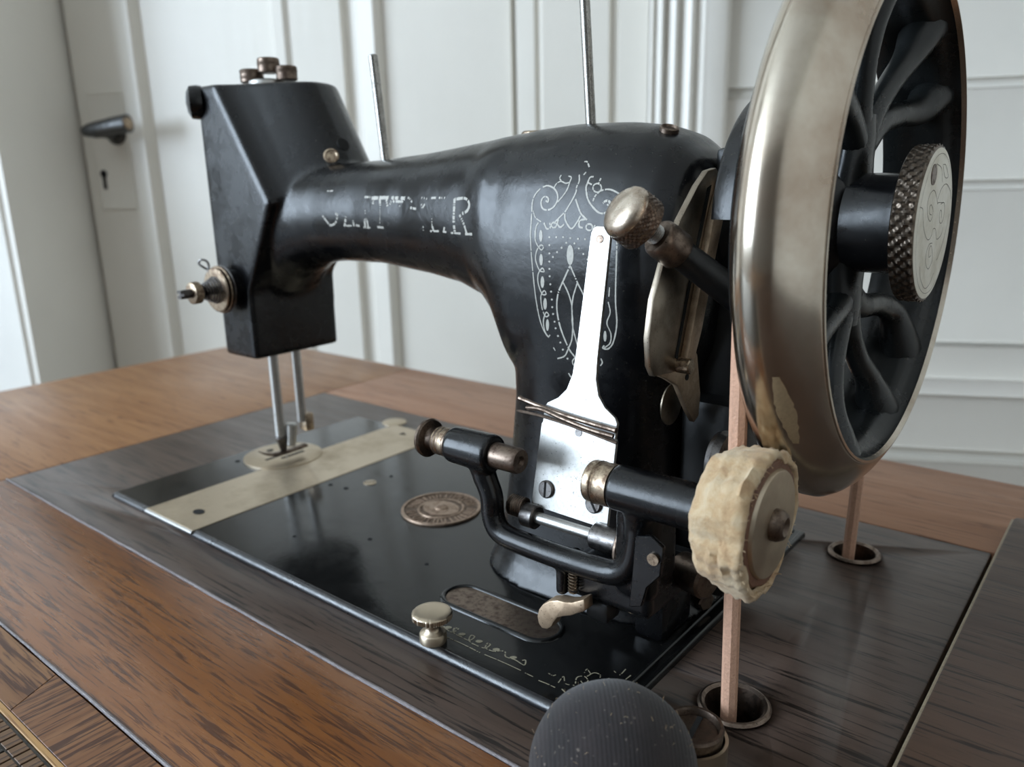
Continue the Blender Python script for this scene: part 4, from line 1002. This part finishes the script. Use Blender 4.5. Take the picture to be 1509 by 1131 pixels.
# lower linkage
bm = bmesh.new()
prism(bm, [(x, .0165, z) for x, z in ((.3302, .0232), (.3310, .0262), (.3330, .0292), (.3360, .0318), (.3400, .0335), (.3440, .0340), (.3470, .0350), (.3524, .0382), (.3530, .0334), (.3490, .0308), (.3462, .0289), (.3430, .0275), (.3400, .0258), (.3380, .0228), (.3372, .0208), (.3350, .0190), (.3325, .0184), (.3308, .0200))], (0, .0060, 0)); bevel_all(bm, .0007, 2); obj('release_lever', bm, 'tan', mach)['label'] = 'curved brass coloured release lever'
bm = bmesh.new(); tube(bm, [(.3440 + .0016 * math.cos(k * .9), .0215 + .0016 * math.sin(k * .9), .0455 - .0095 * k / 50) for k in range(51)], .0004, 6); obj('small_spring', bm, 'brass', mach)
bm = bmesh.new(); box(bm, .3330, .3720, .0300, .0720, .0290, .0420, .002); box(bm, .3480, .3580, .0240, .0340, .0255, .0340, .0015); box(bm, .3400, .3560, .0560, .0740, .0100, .0420, .003)
obj('winder_foot', bm, 'enamel_dull', mach)
bm = bmesh.new(); prism(bm, [(x, .0160, z) for x, z in ((.3740, .0700), (.3800, .0720), (.3850, .0690), (.3840, .0580), (.3790, .0520), (.3770, .0440), (.3720, .0420))], (0, .002, 0)); bevel_all(bm, .0004, 1); obj('side_bracket', bm, 'enamel', mach)
bm = bmesh.new(); cyl(bm, (.3815, .0150, .0640), (.3815, .0165, .0640), .0022, n=16); obj('bracket_rivet', bm, 'brass', mach)
bm = bmesh.new(); cyl(bm, (.3660, .0310, .0340), (.3660, .0275, .0340), .0024, n=16, bev=.0004); obj('foot_screw', bm, 'brass', mach)
bm = bmesh.new(); box(bm, .3480, .3625, .0600, .0870, .0000, .0300, .003); obj('rear_bracket', bm, 'enamel', mach)
bm = bmesh.new(); cyl(bm, (.3600, .0960, .0060), (.3660, .0940, .0060), .0048, n=6, bev=.0006); obj('hex_bolt', bm, 'bronze', mach)
bm = bmesh.new(); cyl(bm, (.3740, .0500, .0440), (.3880, .0460, .0440), .0070, n=24, bev=.001); obj('guide_roller', bm, 'bronze', mach)
bm = bmesh.new()
box(bm, .352, .376, .088, .138, .012, .100, .004); box(bm, .352, .3700, .100, .142, .080, .165, .004)
obj('rear_linkage', bm, 'enamel_dull', mach)
bm = bmesh.new(); lathe(bm, [(0, .0055), (.0, .0110), (.002, .0118), (.005, .0110), (.005, .0055), (0, .0055)], (.3780, .0700, .0830), (1, 0, 0), 32); obj('link_eye', bm, 'darksteel', mach)

# =================================================================== LEATHER BELT
bm = bmesh.new(); gx = .4000; gr = .0846
fy = WC.y - gr
pts = [(.3992, .0454, -.060), (.3990, .0448, -.004), (.3994, .0415, .05), (.3998, .0375, .11)]
for k in range(0, 41):
    t = PI - PI * k / 40; pts.append((gx, WC.y + gr * math.cos(t), WC.z + gr * math.sin(t)))
pts += [(.3985, .2015, .12), (.3970, .1985, .05), (.3963, .1960, -.004), (.3962, .1950, -.060)]
tube(bm, pts, .0030, 8, sq=(1.0, (0, 1, 0)))
belt = obj('drive_belt', bm, 'leather', sharp=30)
tag(belt, 'tan leather drive belt running from the table holes over the hand wheel', 'belt')

# =================================================================== PINCUSHION AND CLAMP
BCN = Vector((.3963, -.0330, .0205)); br = .0249
cush = thing('pincushion', (BCN.x, BCN.y, TZ), 'dark grey knitted ball cushion at the front edge of the walnut board', 'pincushion')
bm = bmesh.new(); bmesh.ops.create_uvsphere(bm, u_segments=72, v_segments=48, radius=br)
for v in bm.verts:
    if v.co.z < -.018: v.co.z = -.018 - (abs(v.co.z) - .018) * .25
    v.co *= 1 + .006 * math.sin(v.co.x * 260 + 1) * math.sin(v.co.y * 230)
    v.co += BCN
obj('knitted_ball', bm, 'knit', cush)
bm = bmesh.new()
for k in range(90):
    th = random.uniform(0, 2 * PI); fz = random.uniform(.0, 1); q = BCN + Vector((math.cos(th) * math.sqrt(1 - fz * fz), math.sin(th) * math.sqrt(1 - fz * fz), fz)) * (br * 1.003)
    dv = Vector((random.uniform(-1, 1), random.uniform(-1, 1), random.uniform(-.5, 1))) * .0012
    tube(bm, [q, q + dv * .5 + Vector((0, 0, .0002)), q + dv], .00005, 3)
lt = obj('lint', bm, 'cloth', cush); lt['kind'] = 'stuff'
bm = bmesh.new(); lathe(bm, [(0, .020), (.006, .0235), (.0095, .0252), (.0105, .0256), (.0105, .0250), (.006, .0228), (0, .019)], (BCN.x, BCN.y, TZ), (0, 0, 1), 60); obj('metal_cup', bm, 'plate', cush)
clamp = thing('clamp', (.4038, .0050, TZ), 'brown metal clamp with a slotted screw beside the knitted ball', 'clamp')
CC = Vector((.4038, .0050, TZ))
bm = bmesh.new(); lathe(bm, [(0, .0096), (.0165, .0096), (.0180, .0100), (.0190, .0096), (.0190, .0086), (.0180, .0082), (.0160, .0080), (.0160, 0)], CC, (0, 0, 1), 48); obj('clamp_ring', bm, 'bronze', clamp)
bm = bmesh.new(); lathe(bm, [(.0150, .0079), (.0166, .0078), (.0168, 0)], CC, (0, 0, 1), 40); obj('clamp_screw', bm, 'bronze', clamp)
bm = bmesh.new(); d_ = Vector((-.15, .98, 0)).normalized(); q_ = Vector((-d_.y, d_.x, 0)); c_ = CC + Vector((0, 0, .0168))
prism(bm, [c_ + d_ * .0072 + q_ * .0009, c_ - d_ * .0072 + q_ * .0009, c_ - d_ * .0072 - q_ * .0009, c_ + d_ * .0072 - q_ * .0009], (0, 0, .0003)); obj('screw_slot', bm, 'black', clamp, smooth=False)
bm = bmesh.new(); rr = []
for k in range(30):
    t = math.radians(100 - k * 8.5); r_ = .0112
    zt = .0145 - .0045 * min(1, max(0, (k - 16) / 10)) ** 2
    e_ = Vector((math.cos(t), math.sin(t), 0))
    rr.append([CC + e_ * (r_ - .0011) + Vector((0, 0, .001)), CC + e_ * r_ + Vector((0, 0, .001)), CC + e_ * (r_ + .0002) + Vector((0, 0, zt)), CC + e_ * (r_ - .0009) + Vector((0, 0, zt))])
loft(bm, rr); obj('clamp_band', bm, 'plate', clamp, sharp=40)
